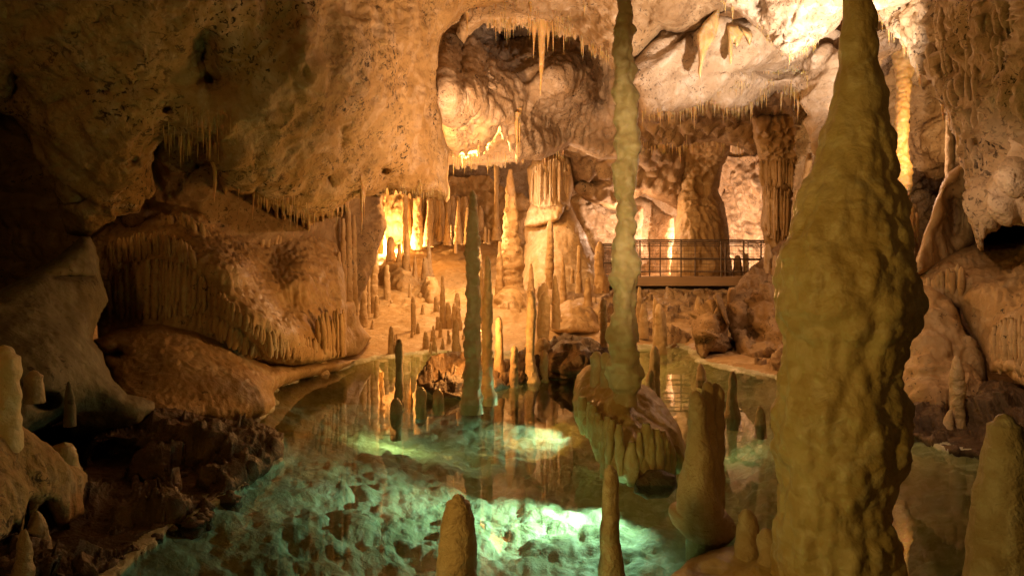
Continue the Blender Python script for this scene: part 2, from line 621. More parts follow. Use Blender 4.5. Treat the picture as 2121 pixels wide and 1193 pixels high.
M_PALE = rock_material("pale_limestone", (0.54, 0.43, 0.31), (0.36, 0.26, 0.16), (0.66, 0.57, 0.47), speck=0.9, streak=0.3, bump=0.55, grain=30)
M_CEIL = rock_material("ceiling_limestone", (0.50, 0.39, 0.26), (0.34, 0.24, 0.13), (0.58, 0.48, 0.36), speck=1.2, bump=0.6, grain=26)
M_OCHRE = rock_material("ochre_limestone", (0.50, 0.35, 0.16), (0.34, 0.21, 0.075), (0.56, 0.43, 0.28), speck=1.3, bump=0.6, grain=26)
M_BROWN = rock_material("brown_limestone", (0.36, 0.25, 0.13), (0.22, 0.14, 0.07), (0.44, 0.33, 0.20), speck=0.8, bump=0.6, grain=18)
M_FLOW = rock_material("flowstone", (0.54, 0.38, 0.20), (0.37, 0.24, 0.10), (0.61, 0.48, 0.30), rough=0.62, streak=0.55, speck=0.3, bump=0.35, grain=34, gloss_patch=0.42)
M_GREY = rock_material("grey_green_rock", (0.22, 0.19, 0.10), (0.13, 0.10, 0.05), (0.29, 0.26, 0.15), speck=0.5, bump=0.4, grain=16)
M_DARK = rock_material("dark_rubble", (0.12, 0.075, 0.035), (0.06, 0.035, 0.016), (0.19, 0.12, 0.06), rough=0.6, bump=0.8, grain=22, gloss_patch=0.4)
M_DRIP = rock_material("dripstone", (0.55, 0.42, 0.24), (0.40, 0.28, 0.14), (0.62, 0.51, 0.34), rough=0.5, streak=0.5, bump=0.45, grain=48, patch=2.4, gloss_patch=0.30)
M_STRAW = rock_material("stalactite_calcite", (0.62, 0.47, 0.24), (0.48, 0.33, 0.14), (0.70, 0.58, 0.38), rough=0.42, bump=0.15, grain=30, patch=2.0, sss=0.7)
M_WAX = rock_material("waxy_calcite", (0.64, 0.50, 0.25), (0.47, 0.33, 0.13), (0.70, 0.59, 0.36), rough=0.42, bump=0.3, grain=34, patch=3.0, sss=0.15, streak=0.4, gloss_patch=0.28)
M_JADE = rock_material("greenish_calcite", (0.66, 0.54, 0.33), (0.50, 0.39, 0.21), (0.72, 0.62, 0.43), rough=0.42, bump=0.2, grain=18, patch=3.0, sss=0.2)
M_BED = rock_material("pool_bed_calcite", (0.58, 0.58, 0.42), (0.34, 0.34, 0.20), (0.74, 0.74, 0.62), rough=0.7, bump=0.5, grain=24, patch=2.2)
M_STEEL = plain_material("painted_steel", (0.16, 0.12, 0.09), 0.45, 0.6)
M_WOOD = plain_material("weathered_deck", (0.34, 0.22, 0.12), 0.7, 0.0, 6.0)


def water_material():
    m = bpy.data.materials.new("clear_pool_water"); m.use_nodes = True
    nt = m.node_tree; N, L = nt.nodes, nt.links
    N.remove(N["Principled BSDF"])
    out = N["Material Output"]
    tr = N.new("ShaderNodeBsdfTransparent"); tr.inputs[0].default_value = (0.86, 0.93, 0.68, 1)
    gl = N.new("ShaderNodeBsdfGlossy"); gl.inputs["Roughness"].default_value = 0.015; gl.inputs[0].default_value = (1, 1, 1, 1)
    fr = N.new("ShaderNodeFresnel"); fr.inputs["IOR"].default_value = 1.33
    mx = N.new("ShaderNodeMixShader")
    geo = N.new("ShaderNodeNewGeometry")
    n = N.new("ShaderNodeTexNoise"); n.inputs["Scale"].default_value = 3.0; n.inputs["Detail"].default_value = 2
    b = N.new("ShaderNodeBump"); b.inputs["Strength"].default_value = 0.025; b.inputs["Distance"].default_value = 0.02
    L.new(geo.outputs["Position"], n.inputs["Vector"]); L.new(n.outputs["Fac"], b.inputs["Height"])
    L.new(b.outputs["Normal"], gl.inputs["Normal"]); L.new(b.outputs["Normal"], fr.inputs["Normal"])
    L.new(fr.outputs[0], mx.inputs[0]); L.new(tr.outputs[0], mx.inputs[1]); L.new(gl.outputs[0], mx.inputs[2])
    L.new(mx.outputs[0], out.inputs["Surface"])
    return m


M_WATER = water_material()


# ------------------------------------------------------------------ pool, its bed and the cave floor
def on_water(px, py):
    d = F * H / (py - CY)
    return ((px - CX) / F * d, d)


SHORE = [(-40, 2000), (60, 1360), (235, 1193), (400, 1062), (500, 1008), (575, 955), (585, 905), (520, 872), (560, 848), (568, 812), (600, 792), (680, 770), (780, 742), (870, 732),
         (960, 728), (1060, 735), (1180, 740), (1330, 722), (1400, 716), (1430, 730), (1450, 752), (1560, 775), (1640, 790), (1760, 830), (1870, 885),
         (1960, 935), (2060, 950), (2130, 1000), (2300, 1090), (2500, 1300), (2500, 2000)]
SHORE_XY = np.array([on_water(*p) for p in SHORE])


def floor_z(x, y, detail=True):
    sh = x.shape
    x, y = x.ravel(), y.ravel()
    sd, _, _ = sdist(x, y, SHORE_XY)
    p = np.stack([x, y, np.zeros_like(x)], 1)
    if detail:
        sd = sd + 0.34 * fbm(p * 1.5, 5)
    zf = np.interp(y, [2, 12, 14, 18, 22, 26, 30, 40], [0.05, 0.05, 0.10, 0.60, 1.05, 1.95, 3.0, 3.6])
    zf = np.where(x > 3.2, np.minimum(zf, 1.35), zf)
    rise = np.clip(-sd, 0, None)
    zf = np.where((x < -1.2) & (y < 9.5), 0.03, zf)
    bank = zf * (1 - np.exp(-rise / 1.2)) + 0.02 + 0.03 * np.minimum(rise, 1.0)
    bed = -np.minimum(0.62, 0.02 + 0.30 * np.clip(sd, 0, None))
    z = np.where(sd > 0, bed, bank)
    if detail:
        pil = 1 - np.clip(cells((p + 0.10 * fbm(p * 3, 2)[:, None]) * (2.9, 2.9, 0)) / 0.68, 0, 1) ** 4
        pil2 = 1 - np.clip(cells((p + 0.04 * fbm(p * 6, 2)[:, None]) * (8.0, 8.0, 0) + 3.3) / 0.68, 0, 1) ** 3
        pil3 = 0.6 - np.clip(cells(p * (24.0, 24.0, 0) + 7.3), 0, 0.9)
        wet = np.clip(sd / 0.6, 0, 1)
        z = z + wet * (0.07 * fbm(p * 0.9 + 9, 3) + 0.055 * (pil - 0.6) + 0.026 * (pil2 - 0.6) + 0.015 * pil3 + 0.010 * fbm(p * 5, 3))
        z = np.where(sd > 0.0, np.minimum(z, -np.minimum(0.16, 0.02 + 0.28 * sd)), z)
        dry = np.clip(-sd / 0.5, 0, 1)
        z = z + dry * (0.07 * fbm(p * 0.9, 4) + 0.012 * fbm(p * (2.5, 9, 1), 3, ridged=True) + 0.012 * fbm(p * 9, 3) + np.clip((y - 15) / 4, 0, 1) * (0.22 * (0.5 - np.clip(cells(p * (1.1, 1.1, 0) + 2.2), 0, 0.8)) + 0.10 * fbm(p * 3, 3, ridged=True)))
    return z.reshape(sh)


def floor_sheet():
    cols = np.concatenate([np.arange(-900, -40, 40), np.arange(-40, 2170, 4.5), np.arange(2170, 3000, 40)])
    rows = np.geomspace(1.6, 40.0, 430)
    PX, D = np.meshgrid(cols, rows)
    X = (PX - CX) / F * D
    Z = floor_z(X, D)
    v = np.stack([X, D, Z], -1)
    n = np.arange(v.shape[0] * v.shape[1]).reshape(v.shape[:2])
    q = np.stack([n[:-1, :-1], n[:-1, 1:], n[1:, 1:], n[1:, :-1]], -1)
    sdc = sdist(X.ravel(), D.ravel(), SHORE_XY)[0].reshape(X.shape)
    wet = (sdc[:-1, :-1] > -0.1).reshape(-1)
    q = q.reshape(-1, 4)
    return v.reshape(-1, 3), q, wet


_v, _q, _wet = floor_sheet()


def compact(v, q):
    u = np.unique(q); m = np.full(len(v), -1); m[u] = np.arange(len(u))
    return v[u], m[q]


_far = _v[_q[:, 0], 1] > 9.6
structure("cave_floor", [compact(_v, _q[~_wet & _far])], M_FLOW)
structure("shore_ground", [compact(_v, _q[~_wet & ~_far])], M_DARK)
structure("pool_bed", [compact(_v, _q[_wet])], M_BED)
_w = np.array([(-9, 0.5, 0), (14, 0.5, 0), (14, 24, 0), (-9, 24, 0)], float)
structure("pool_water", [(_w, np.array([[0, 1, 2, 3]]))], M_WATER)


def ground(px, py, dmin=2.0, dmax=34.0):
    """distance at which the line of sight through a pixel meets the floor (or the water, when it stands in the pool)"""
    ds = np.linspace(dmin, dmax, 1200)
    x = (px - CX) / F * ds
    zr = H + (CY - py) / F * ds
    zg = np.maximum(floor_z(x, ds, False), 0.0)
    hit = np.nonzero(zr <= zg)[0]
    return float(ds[hit[0]]) if len(hit) else dmax


# ------------------------------------------------------------------ the shell of the cave
CEIL = [('fbm', 1.6, 0.22, 4), ('diag', 0.30, 0.05, 3), ('ridge', 0.22, 0.025, 3), ('pit', 0.13, 0.06, 2)]
WALL = [('fbm', 1.8, 0.35, 4), ('droop', 0.6, 0.18, 1), ('ridge', 0.3, 0.05, 3)]
FLUTE = [('fbm', 1.4, 0.20, 3), ('flute', 0.16, 0.055, 2), ('fbm', 0.12, 0.015, 2)]
MOUND = [('fbm', 1.1, 0.14, 3), ('flute', 0.13, 0.03, 2), ('lump', 0.10, 0.018, 1), ('fbm', 0.06, 0.008, 2)]
RUBBLE = [('fbm', 0.9, 0.22, 4), ('lump', 0.35, 0.16, 1), ('ridge', 0.16, 0.05, 3)]

R_BACK = Rock([(-2200, -2600), (4400, -2600), (4400, 1000), (-2200, 1000)],
              [(1060, 300, 33), (1060, 600, 34), (500, 400, 32), (0, 400, 22), (-800, 400, 10), (-2200, 400, 5), (2121, 400, 24), (3000, 400, 10), (4400, 400, 5),
               (1060, -300, 22), (1060, -900, 12), (1060, -2600, 7), (-800, -900, 8), (3000, -900, 8), (0, -200, 17), (2121, -200, 17),
               (1060, 1000, 34), (0, 1000, 22), (2121, 1000, 24), (1350, 480, 33), (1540, 450, 32)],
              WALL, step=5, edge=None, rough=0, seed=3)
structure("cave_wall", [R_BACK.part], M_PALE)

# great overhang on the left: wall and roof in one mass, dripping along its lower lip
R_OVER = Rock([(-900, -900), (1100, -900), (1105, -60), (1080, -5), (1040, 5), (978, 18), (955, 32), (925, 62), (908, 84), (905, 130), (900, 165), (905, 215), (915, 245), (922, 290), (935, 320),
               (930, 345), (929, 380), (931, 412)] + teeth([(929, 411), (880, 408), (840, 398), (800, 389), (778, 402)], 17, 12, 3) +
              [(770, 405), (745, 410), (724, 415)] + teeth([(722, 418), (690, 438), (650, 452), (600, 436), (560, 422), (530, 408)], 19, 26, 5) +
              [(520, 398), (497, 402), (490, 395)] + [(470, 392), (466, 408), (458, 380), (452, 350), (440, 330)] + teeth([(438, 300), (400, 296), (372, 284), (338, 288)], 8, 18, 9) +
              [(318, 318), (312, 345), (322, 395), (310, 412), (300, 410), (288, 440), (240, 448), (212, 470), (185, 488), (140, 484), (128, 440), (110, 375), (90, 335), (66, 292), (32, 240), (0, 226), (-120, 150), (-900, 60)],
              [(-200, -400, 4.2), (400, -400, 4.8), (900, -400, 7.5), (0, 0, 6.0), (400, 0, 6.3), (800, 0, 9.0), (980, -50, 10.5), (0, 220, 6.6), (250, 300, 6.8), (430, 150, 7.0), (600, 250, 7.6),
               (780, 120, 8.6), (800, 250, 9.4), (905, 120, 10.6), (900, 250, 10.8), (920, 400, 11.0), (700, 430, 9.6), (560, 420, 8.4), (310, 400, 7.5), (160, 440, 7.6), (450, 280, 7.3), (640, 160, 7.4), (560, 60, 7.0)],
              [('fbm', 1.7, 0.20, 3), ('flute', 0.45, 0.07, 2), ('diag', 0.26, 0.04, 3), ('ridge', 0.13, 0.020, 3), ('pit', 0.09, 0.025, 2), ('fbm', 0.05, 0.010, 3)],
              step=3.6, edge=(60, 0.9), seed=5, thick=2.5,
              dents=[(420, 105, 30, 40, 0.55), (440, 165, 32, 22, 0.5), (30, 180, 14, 26, 0.5), (5, 255, 22, 24, 0.6), (172, 410, 17, 15, 0.6), (480, 402, 24, 14, 0.5), (340, 345, 24, 16, 0.4),
                     (791, 351, 13, 12, 0.35), (680, 372, 8, 10, 0.3), (350, 228, 8, 5, 0.2), (278, 334, 9, 9, 0.2), (640, 60, 30, 120, -0.25), (700, 280, 16, 30, 0.15), (630, 150, 10, 14, 0.12), 
                     (120, 210, 9, 5, 0.2), (215, 190, 11, 5, 0.15), (205, 40, 12, 9, 0.15)])
thing("rock_overhang", [R_OVER.part], M_OCHRE, "huge pocked tan rock overhang filling the upper left, ragged lower lip", "rock overhang")

# recess behind the overhang's lip, dim rock
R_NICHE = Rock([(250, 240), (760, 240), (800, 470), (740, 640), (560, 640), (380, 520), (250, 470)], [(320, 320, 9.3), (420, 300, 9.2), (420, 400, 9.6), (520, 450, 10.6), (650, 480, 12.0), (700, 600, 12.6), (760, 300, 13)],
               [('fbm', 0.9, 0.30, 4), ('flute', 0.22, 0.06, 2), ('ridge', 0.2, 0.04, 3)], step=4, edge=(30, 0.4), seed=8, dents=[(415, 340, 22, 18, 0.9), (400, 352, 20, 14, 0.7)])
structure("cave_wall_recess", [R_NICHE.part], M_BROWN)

# ledged wall at the left edge
R_LEDGE = Rock([(-700, 150), (230, 150), (260, 500), (120, 700), (-700, 800)], [(-300, 400, 7.5), (0, 400, 9.0), (0, 550, 8.6), (180, 450, 9.6), (180, 250, 10)],
               [('fbm', 1.2, 0.2, 3), ('ledge', 0.42, 0.12, 1), ('flute', 0.2, 0.03, 2), ('ridge', 0.15, 0.02, 3)], step=4, edge=(40, 0.5), seed=12)
structure("cave_wall_ledges", [R_LEDGE.part], M_FLOW)

# smooth grey-green slab and the rock under it, lower left
R_SLAB = Rock([(-500, 700), (-120, 640), (0, 600), (52, 575), (122, 530), (165, 490), (188, 489), (200, 512), (206, 560), (224, 622), (202, 668), (192, 700), (214, 728), (232, 780), (262, 815), (318, 832), (322, 850), (290, 880),
               (215, 905), (150, 905), (132, 870), (60, 900), (-500, 1000)],
              [(-300, 750, 4.4), (0, 650, 5.6), (0, 800, 5.0), (120, 600, 6.3), (190, 520, 7.0), (200, 640, 6.6), (120, 780, 5.4), (250, 850, 5.9), (320, 840, 6.1), (190, 900, 5.9)],
              [('fbm', 1.0, 0.10, 3), ('fbm', 0.3, 0.03, 3), ('ridge', 0.12, 0.010, 3)], step=4, edge=(34, 0.5), seed=15, dents=[(150, 575, 60, 10, 0.12), (95, 830, 24, 14, 0.3)], thick=1.5)
thing("rock_slab", [R_SLAB.part], M_GREY, "smooth grey-green slanting rock slab at the left edge below the overhang", "rock")

# flowstone cascade: two mounds flowing into one another, hung with rows of dripping pipes
R_CASC = Rock([(178, 500), (205, 470), (240, 448), (300, 424), (345, 414), (380, 416), (430, 436), (470, 455), (520, 460), (560, 455), (600, 455), (650, 470), (700, 500), (716, 600), (718, 738), (640, 754), (560, 756), (500, 740), (440, 708), (380, 695), (205, 705), (196, 640)],
              [(240, 455, 9.3), (330, 424, 9.7), (410, 450, 9.5), (460, 515, 9.15), (500, 555, 9.05), (550, 650, 8.85), (575, 700, 8.8), (250, 560, 8.7), (340, 560, 8.5), (420, 600, 8.5), (470, 680, 8.4), (300, 665, 8.5), (215, 640, 8.7),
               (490, 500, 10.4), (535, 560, 10.1), (580, 640, 9.9), (600, 512, 11.2), (640, 516, 11.4), (690, 600, 11.3), (704, 650, 11.1), (610, 600, 10.3), (630, 690, 9.9), (560, 725, 9.3), (660, 735, 10.1), (470, 462, 10.9), (560, 470, 11.6), (680, 490, 12.4)],
              [('fbm', 1.1, 0.05, 2), ('flute', 0.11, 0.045, 2), ('droop', 0.075, 0.035, 1), ('lump', 0.04, 0.010, 1), ('fbm', 0.05, 0.008, 2)], step=2.8, edge=(14, 0.2), seed=21, thick=1.5, soft=34)
CASC = [R_CASC.part]
for tp, bt, n, w, sd in (([(212, 565), (260, 545), (320, 535), (380, 548), (428, 575)], [(216, 655), (260, 664), (320, 664), (380, 660), (425, 645)], 34, 15, 1),
                         ([(222, 500), (280, 482), (345, 478), (400, 510)], [(222, 552), (280, 546), (345, 532), (405, 560)], 24, 12, 2),
                         ([(410, 648), (450, 655), (490, 680), (532, 712)], [(412, 686), (445, 702), (482, 726), (530, 746)], 20, 14, 3),
                         ([(430, 585), (470, 612), (510, 650), (555, 690)], [(432, 630), (470, 655), (510, 688), (552, 722)], 18, 12, 4),
                         ([(540, 690), (590, 680), (655, 700)], [(545, 742), (600, 746), (655, 742)], 20, 11, 5),
                         ([(655, 655), (690, 640), (712, 640)], [(660, 744), (690, 742), (712, 738)], 11, 11, 6),
                         ([(470, 452), (540, 452), (610, 458)], [(475, 492), (545, 520), (600, 505)], 16, 13, 7),
                         ([(330, 440), (380, 440), (430, 470)], [(335, 470), (385, 474), (440, 510)], 12, 11, 8)):
    CASC += pipes(R_CASC, tp, bt, int(n * 1.3), w, 0.03, sd)
thing("flowstone_cascade", CASC, M_FLOW, "wide tan flowstone cascade hung with rows of dripping pipes, along the left bank", "flowstone")

R_ROUND = Rock([(190, 705), (240, 682), (330, 669), (420, 682), (480, 704), (522, 742), (560, 760), (620, 750), (690, 742), (740, 745), (700, 770), (640, 782), (590, 796), (566, 812), (572, 840), (560, 862), (500, 885), (400, 880), (290, 870), (232, 820), (212, 740)],
               [(240, 700, 7.6), (330, 675, 7.9), (450, 700, 8.3), (540, 800, 8.0), (680, 755, 11.0), (600, 775, 9.6), (480, 840, 7.3), (330, 820, 6.8), (250, 780, 7.0), (560, 850, 7.9)],
               [('fbm', 0.8, 0.07, 3), ('flute', 0.12, 0.02, 2), ('lump', 0.05, 0.015, 1), ('fbm', 0.05, 0.015, 3)], step=3.0, edge=(40, 0.7), seed=41, dents=[(245, 735, 18, 14, 0.4)], thick=1.2)
thing("flowstone_mound", [R_ROUND.part], M_FLOW, "low rounded flowstone ledge sloping down to the pool, below the fringed cascade", "flowstone")

DR = [('fbm', 0.7, 0.12, 3), ('facet', 0.36, 0.16, 1), ('facet', 0.13, 0.05, 1), ('fbm', 0.06, 0.012, 3)]
R_D1 = Rock([(190, 900), (260, 850), (340, 835), (420, 860), (520, 880), (590, 895), (585, 950), (520, 1000), (420, 1055), (300, 1120), (235, 1185), (120, 1210), (-100, 1210), (-60, 1100), (100, 1050), (170, 980)],
            [(200, 900, 5.7), (340, 855, 6.4), (480, 890, 6.4), (570, 900, 6.6), (580, 950, 6.05), (500, 1005, 5.3), (400, 1055, 4.75), (300, 960, 5.4), (200, 1000, 4.9), (300, 1110, 4.25), (235, 1185, 3.75), (0, 1200, 3.3)], DR, step=3.4, edge=(20, 0.3), seed=43, dents=[(230, 970, 60, 50, 0.7), (300, 1000, 50, 30, 0.4)])
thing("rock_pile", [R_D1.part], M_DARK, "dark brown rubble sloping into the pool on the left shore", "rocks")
R_D2 = Rock([(475, 880), (500, 872), (545, 876), (575, 890), (584, 915), (575, 950), (540, 955), (510, 935), (480, 920)], [(480, 900, 6.9), (540, 890, 7.0), (575, 920, 6.8), (530, 940, 6.5)],
            [('fbm', 0.4, 0.05, 3), ('facet', 0.25, 0.10, 1), ('facet', 0.1, 0.03, 1)], step=3, edge=(18, 0.35), seed=44, thick=0.5)
thing("boulder", [R_D2.part], M_DARK, "dark blocky boulder jutting from the left shore into the pool", "boulder")

# left foreground ledge with yellow-lit fringe
R_F1 = Rock([(-500, 820), (0, 885), (40, 880), (75, 905), (110, 930), (140, 960), (165, 965), (180, 980), (178, 1070), (120, 1095), (95, 1040), (80, 1050), (66, 1100), (58, 1040), (46, 1105), (30, 1090), (10, 1120), (-500, 1250)],
            [(-300, 950, 3.0), (0, 900, 3.9), (0, 1080, 3.6), (100, 950, 4.2), (170, 1040, 4.5)], [('fbm', 0.5, 0.08, 3), ('flute', 0.12, 0.018, 1), ('droop', 0.12, 0.04, 1), ('fbm', 0.05, 0.006, 2)], step=3.6, edge=(24, 0.3), seed=46, thick=0.7)
thing("flowstone_ledge", [R_F1.part], M_OCHRE, "yellowish dripping flowstone ledge at the lower left edge", "flowstone")

# ---------------------------------------------------------------- middle roof
R_LIP = Rock([(990, -900), (1330, -900), (1300, 60), (1285, 140), (1276, 150)] + teeth([(1272, 138), (1250, 118), (1225, 98), (1200, 76)], 9, 16, 51) + teeth([(1196, 70), (1160, 64), (1120, 52), (1080, 50), (1040, 54), (1008, 46)], 28, 16, 53) + [(985, 60), (960, 90), (945, 70), (960, 20), (985, -30)],
             [(1000, 0, 12.6), (1100, 20, 12.6), (1200, 40, 12.6), (1280, 100, 12.4), (1150, -300, 8.5), (1000, 50, 13.2), (1120, 50, 13.4)],
             CEIL, step=3.4, edge=(30, 0.6), seed=55, dents=[(1090, 35, 90, 16, 0.6)], thick=2.0)
thing("hanging_rock", [R_LIP.part], M_CEIL, "brown roof lip crowded with small stalactites at top centre, above the dome", "hanging rock")

R_DOME = Rock([(925, 60), (960, 40), (1080, 30), (1290, 60), (1300, 330), (1240, 330), (1180, 300), (1120, 330), (1078, 330)] + [(1072, 345), (1064, 300), (1058, 320), (1050, 262), (1044, 292), (1038, 256), (1030, 262), (1024, 280), (1008, 300), (996, 330), (992, 308), (975, 312), (966, 325), (958, 312)] +
              [(948, 322), (940, 316), (925, 300), (905, 240), (900, 120)],
              [(920, 200, 13.0), (960, 120, 15.0), (960, 280, 15.8), (1030, 250, 15.6), (1060, 330, 15.8), (1050, 120, 17.5), (1150, 120, 17.8), (1030, 180, 15.8), (1120, 240, 17.8), (1200, 200, 18.4), (1270, 200, 18.8), (1200, 320, 19.5), (1000, 60, 17.5), (1160, 160, 16.8)],
              [('fbm', 1.8, 0.28, 4), ('flute', 0.30, 0.13, 2), ('diag', 0.40, 0.08, 3), ('ridge', 0.12, 0.02, 3)], step=3.0, edge=(26, 0.6), seed=57, thick=0.12,
              dents=[(1030, 82, 30, 24, 1.4), (1075, 85, 40, 24, 1.2), (945, 150, 20, 60, 0.7), (1240, 170, 30, 50, 1.3), (1000, 170, 8, 50, 0.3), (1195, 212, 6, 5, 0.6)])
thing("hanging_rock", [R_DOME.part], M_PALE, "pale hollow dome of rock hanging above the chamber, its streaked drapery lip lit from behind", "hanging rock")

R_CURT = Rock([(934, 296), (960, 300), (985, 296), (1010, 276), (1026, 238), (1060, 236), (1078, 250)] + teeth([(1078, 268), (1060, 266), (1040, 268), (1026, 286), (1006, 312), (985, 320), (960, 324), (936, 322)], 26, 8, 59),
              [(940, 300, 17.8), (1000, 300, 17.8), (1050, 270, 17.8), (1000, 325, 17.6), (1070, 250, 17.8)], [('fbm', 0.6, 0.06, 2), ('flute', 0.16, 0.10, 1)], step=2.4, edge=(8, 0.2), seed=60, rough=0.8, thick=0.3)
thing("drapery", [R_CURT.part], M_STRAW, "brightly glowing ragged inner curtain under the dome's edge", "drapery")

R_MID = Rock([(915, 290), (1000, 260), (1420, 150), (1420, 440), (1330, 400), (1290, 440), (1225, 420), (1190, 395), (1180, 330), (1120, 318)] + teeth([(1088, 330), (1040, 338), (1000, 340), (940, 342)], 24, 12, 61) + [(925, 345)],
             [(930, 320, 20.5), (1050, 325, 21.0), (1150, 300, 21.5), (1250, 320, 22.5), (1250, 400, 24.0), (1380, 280, 22.5), (1380, 400, 25)],
             [('fbm', 1.6, 0.4, 4), ('drip', 0.4, 0.35, 1), ('diag', 0.35, 0.09, 3)], step=3.4, edge=(22, 0.8), seed=63, thick=1.5, dents=[(1215, 375, 28, 10, 0.9)])
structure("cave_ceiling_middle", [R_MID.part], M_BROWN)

R_POP = Rock([(1180, 410), (1215, 385), (1250, 400), (1290, 420), (1330, 430), (1330, 520), (1230, 520), (1200, 470)], [(1200, 430, 26), (1300, 440, 26.5), (1250, 500, 26)], [('fbm', 1.2, 0.3, 3), ('lump', 0.4, 0.35, 1), ('ridge', 0.3, 0.15, 2)], step=3, edge=(20, 0.8), seed=66)
thing("rock_shelf", [R_POP.part], M_PALE, "knobby cave-popcorn shelf sparkling under the middle ceiling, left of the walkway", "rock shelf")

# ---------------------------------------------------------------- right roof
R_E3 = Rock([(1290, -800), (1560, -800), (1530, 20), (1480, 30), (1462, 65), (1400, 68), (1370, 60), (1345, 95), (1320, 120), (1300, 130), (1270, 60)], [(1320, 0, 12.8), (1400, 40, 12.8), (1480, 10, 13.0), (1400, -300, 8.5), (1320, 100, 13.4)],
            [('fbm', 1.2, 0.3, 4), ('droop', 0.5, 0.2, 1), ('diag', 0.25, 0.05, 3)], step=3.4, edge=(26, 0.7), seed=71, thick=2)
thing("hanging_rock", [R_E3.part], M_BROWN, "shaded brown bulge of roof just right of the tall slender column", "hanging rock")

R_E1 = Rock([(1295, 150), (1330, 105), (1370, 65), (1420, 62), (1480, 40), (1560, 40), (1720, 100), (1760, 120), (1740, 210), (1728, 250), (1712, 290), (1706, 325), (1698, 318), (1692, 332), (1684, 310), (1676, 280), (1666, 255), (1676, 240), (1664, 222)] +
            teeth([(1660, 212), (1640, 196), (1620, 188), (1600, 192), (1580, 205), (1558, 220), (1530, 226), (1508, 224), (1480, 214), (1465, 210), (1440, 216), (1410, 224), (1370, 234), (1338, 234)], 46, 9, 73) + [(1335, 240), (1328, 215), (1315, 180)],
            [(1320, 150, 13.5), (1340, 225, 13.7), (1450, 130, 13.5), (1450, 210, 14.0), (1560, 130, 13.6), (1560, 215, 14.2), (1640, 110, 13.6), (1640, 180, 14.0), (1690, 300, 13.0), (1720, 200, 13.0), (1500, 60, 13.2), (1400, 70, 13.6)],
            [('fbm', 1.6, 0.16, 2), ('diag', 0.80, 0.22, 2), ('diag', 0.22, 0.035, 3), ('ridge', 0.30, 0.03, 3), ('fbm', 0.08, 0.010, 2)], step=3.0, edge=(24, 0.7), seed=75, thick=2,
            dents=[(1390, 220, 34, 18, 0.5), (1590, 145, 80, 14, 0.5), (1430, 90, 30, 14, 0.25)])
thing("hanging_rock", [R_E1.part], M_PALE, "broad pale slanting roof block with a fringed lower edge above the walkway", "hanging rock")

R_E2 = Rock([(1440, -900), (2000, -900), (1950, -20), (1800, 30), (1760, 25), (1745, 40), (1728, 62), (1700, 80), (1680, 96)] + teeth([(1676, 98), (1660, 108), (1644, 116), (1632, 118)], 7, 10, 77) + [(1618, 112), (1600, 94), (1570, 62), (1530, 24), (1485, 0)],
            [(1490, 0, 12.0), (1600, 85, 11.8), (1640, 112, 11.6), (1720, 60, 11.2), (1600, -20, 11.0), (1700, -60, 9.8), (1640, 40, 11.3), (1700, 20, 10.8), (1700, -400, 7.5)],
            [('fbm', 1.2, 0.22, 4), ('diag', 0.35, 0.10, 3), ('diag', 0.12, 0.03, 2), ('ridge', 0.1, 0.02, 3), ('pit', 0.12, 0.06, 2)], step=3.0, edge=(20, 0.5), seed=79, thick=2, dents=[(1580, -10, 20, 40, 0.4)])
thing("hanging_rock", [R_E2.part], M_PALE, "brightly floodlit wedge of white roof rock at the top right, left of the great column", "hanging rock")

for _lab, _poly in (("broad yellow drapery hanging at the top of the pale roof block", [(1443, 72), (1456, 48), (1490, 12), (1492, 50), (1480, 82), (1464, 108), (1454, 148), (1449, 168), (1445, 150), (1446, 110)]),
                    ("yellow drapery with a long spike, middle of the pale roof block", [(1506, 52), (1528, 52), (1542, 70), (1531, 94), (1525, 100), (1520, 82), (1517, 124), (1513, 138), (1509, 112)]),
                    ("small yellow tooth-like drapery, right of the spiked one", [(1530, 54), (1556, 64), (1559, 78), (1553, 97), (1546, 80), (1536, 68)])):
    _r = Rock(_poly, [(1450, 60, 12.95), (1450, 160, 12.85), (1520, 60, 12.95), (1520, 120, 12.85), (1550, 70, 12.95)], [('fbm', 0.4, 0.05, 2), ('flute', 0.2, 0.03, 1)], step=2.2, edge=(8, 0.12), seed=78, rough=0.8, thick=0.15)
    thing("drapery", [_r.part], M_STRAW, _lab, "drapery")

# dark roof over the walkway, and the fluted mass at its right
R_UNDER = Rock([(1325, 190), (1700, 150), (1760, 260), (1690, 350), (1668, 330), (1640, 310), (1600, 300), (1560, 322), (1530, 306), (1505, 300), (1480, 292), (1440, 296), (1404, 306), (1396, 340), (1340, 370), (1310, 330)],
               [(1340, 260, 19.5), (1420, 240, 18.5), (1560, 240, 18.5), (1660, 250, 18), (1450, 310, 22.5), (1560, 310, 22), (1340, 340, 23)],
               [('fbm', 1.3, 0.35, 4), ('drip', 0.4, 0.5, 1), ('ridge', 0.3, 0.08, 3)], step=3.4, edge=(24, 0.8), seed=81, dents=[(1600, 235, 60, 30, 1.2)])
structure("cave_ceiling_walkway", [R_UNDER.part], M_BROWN)

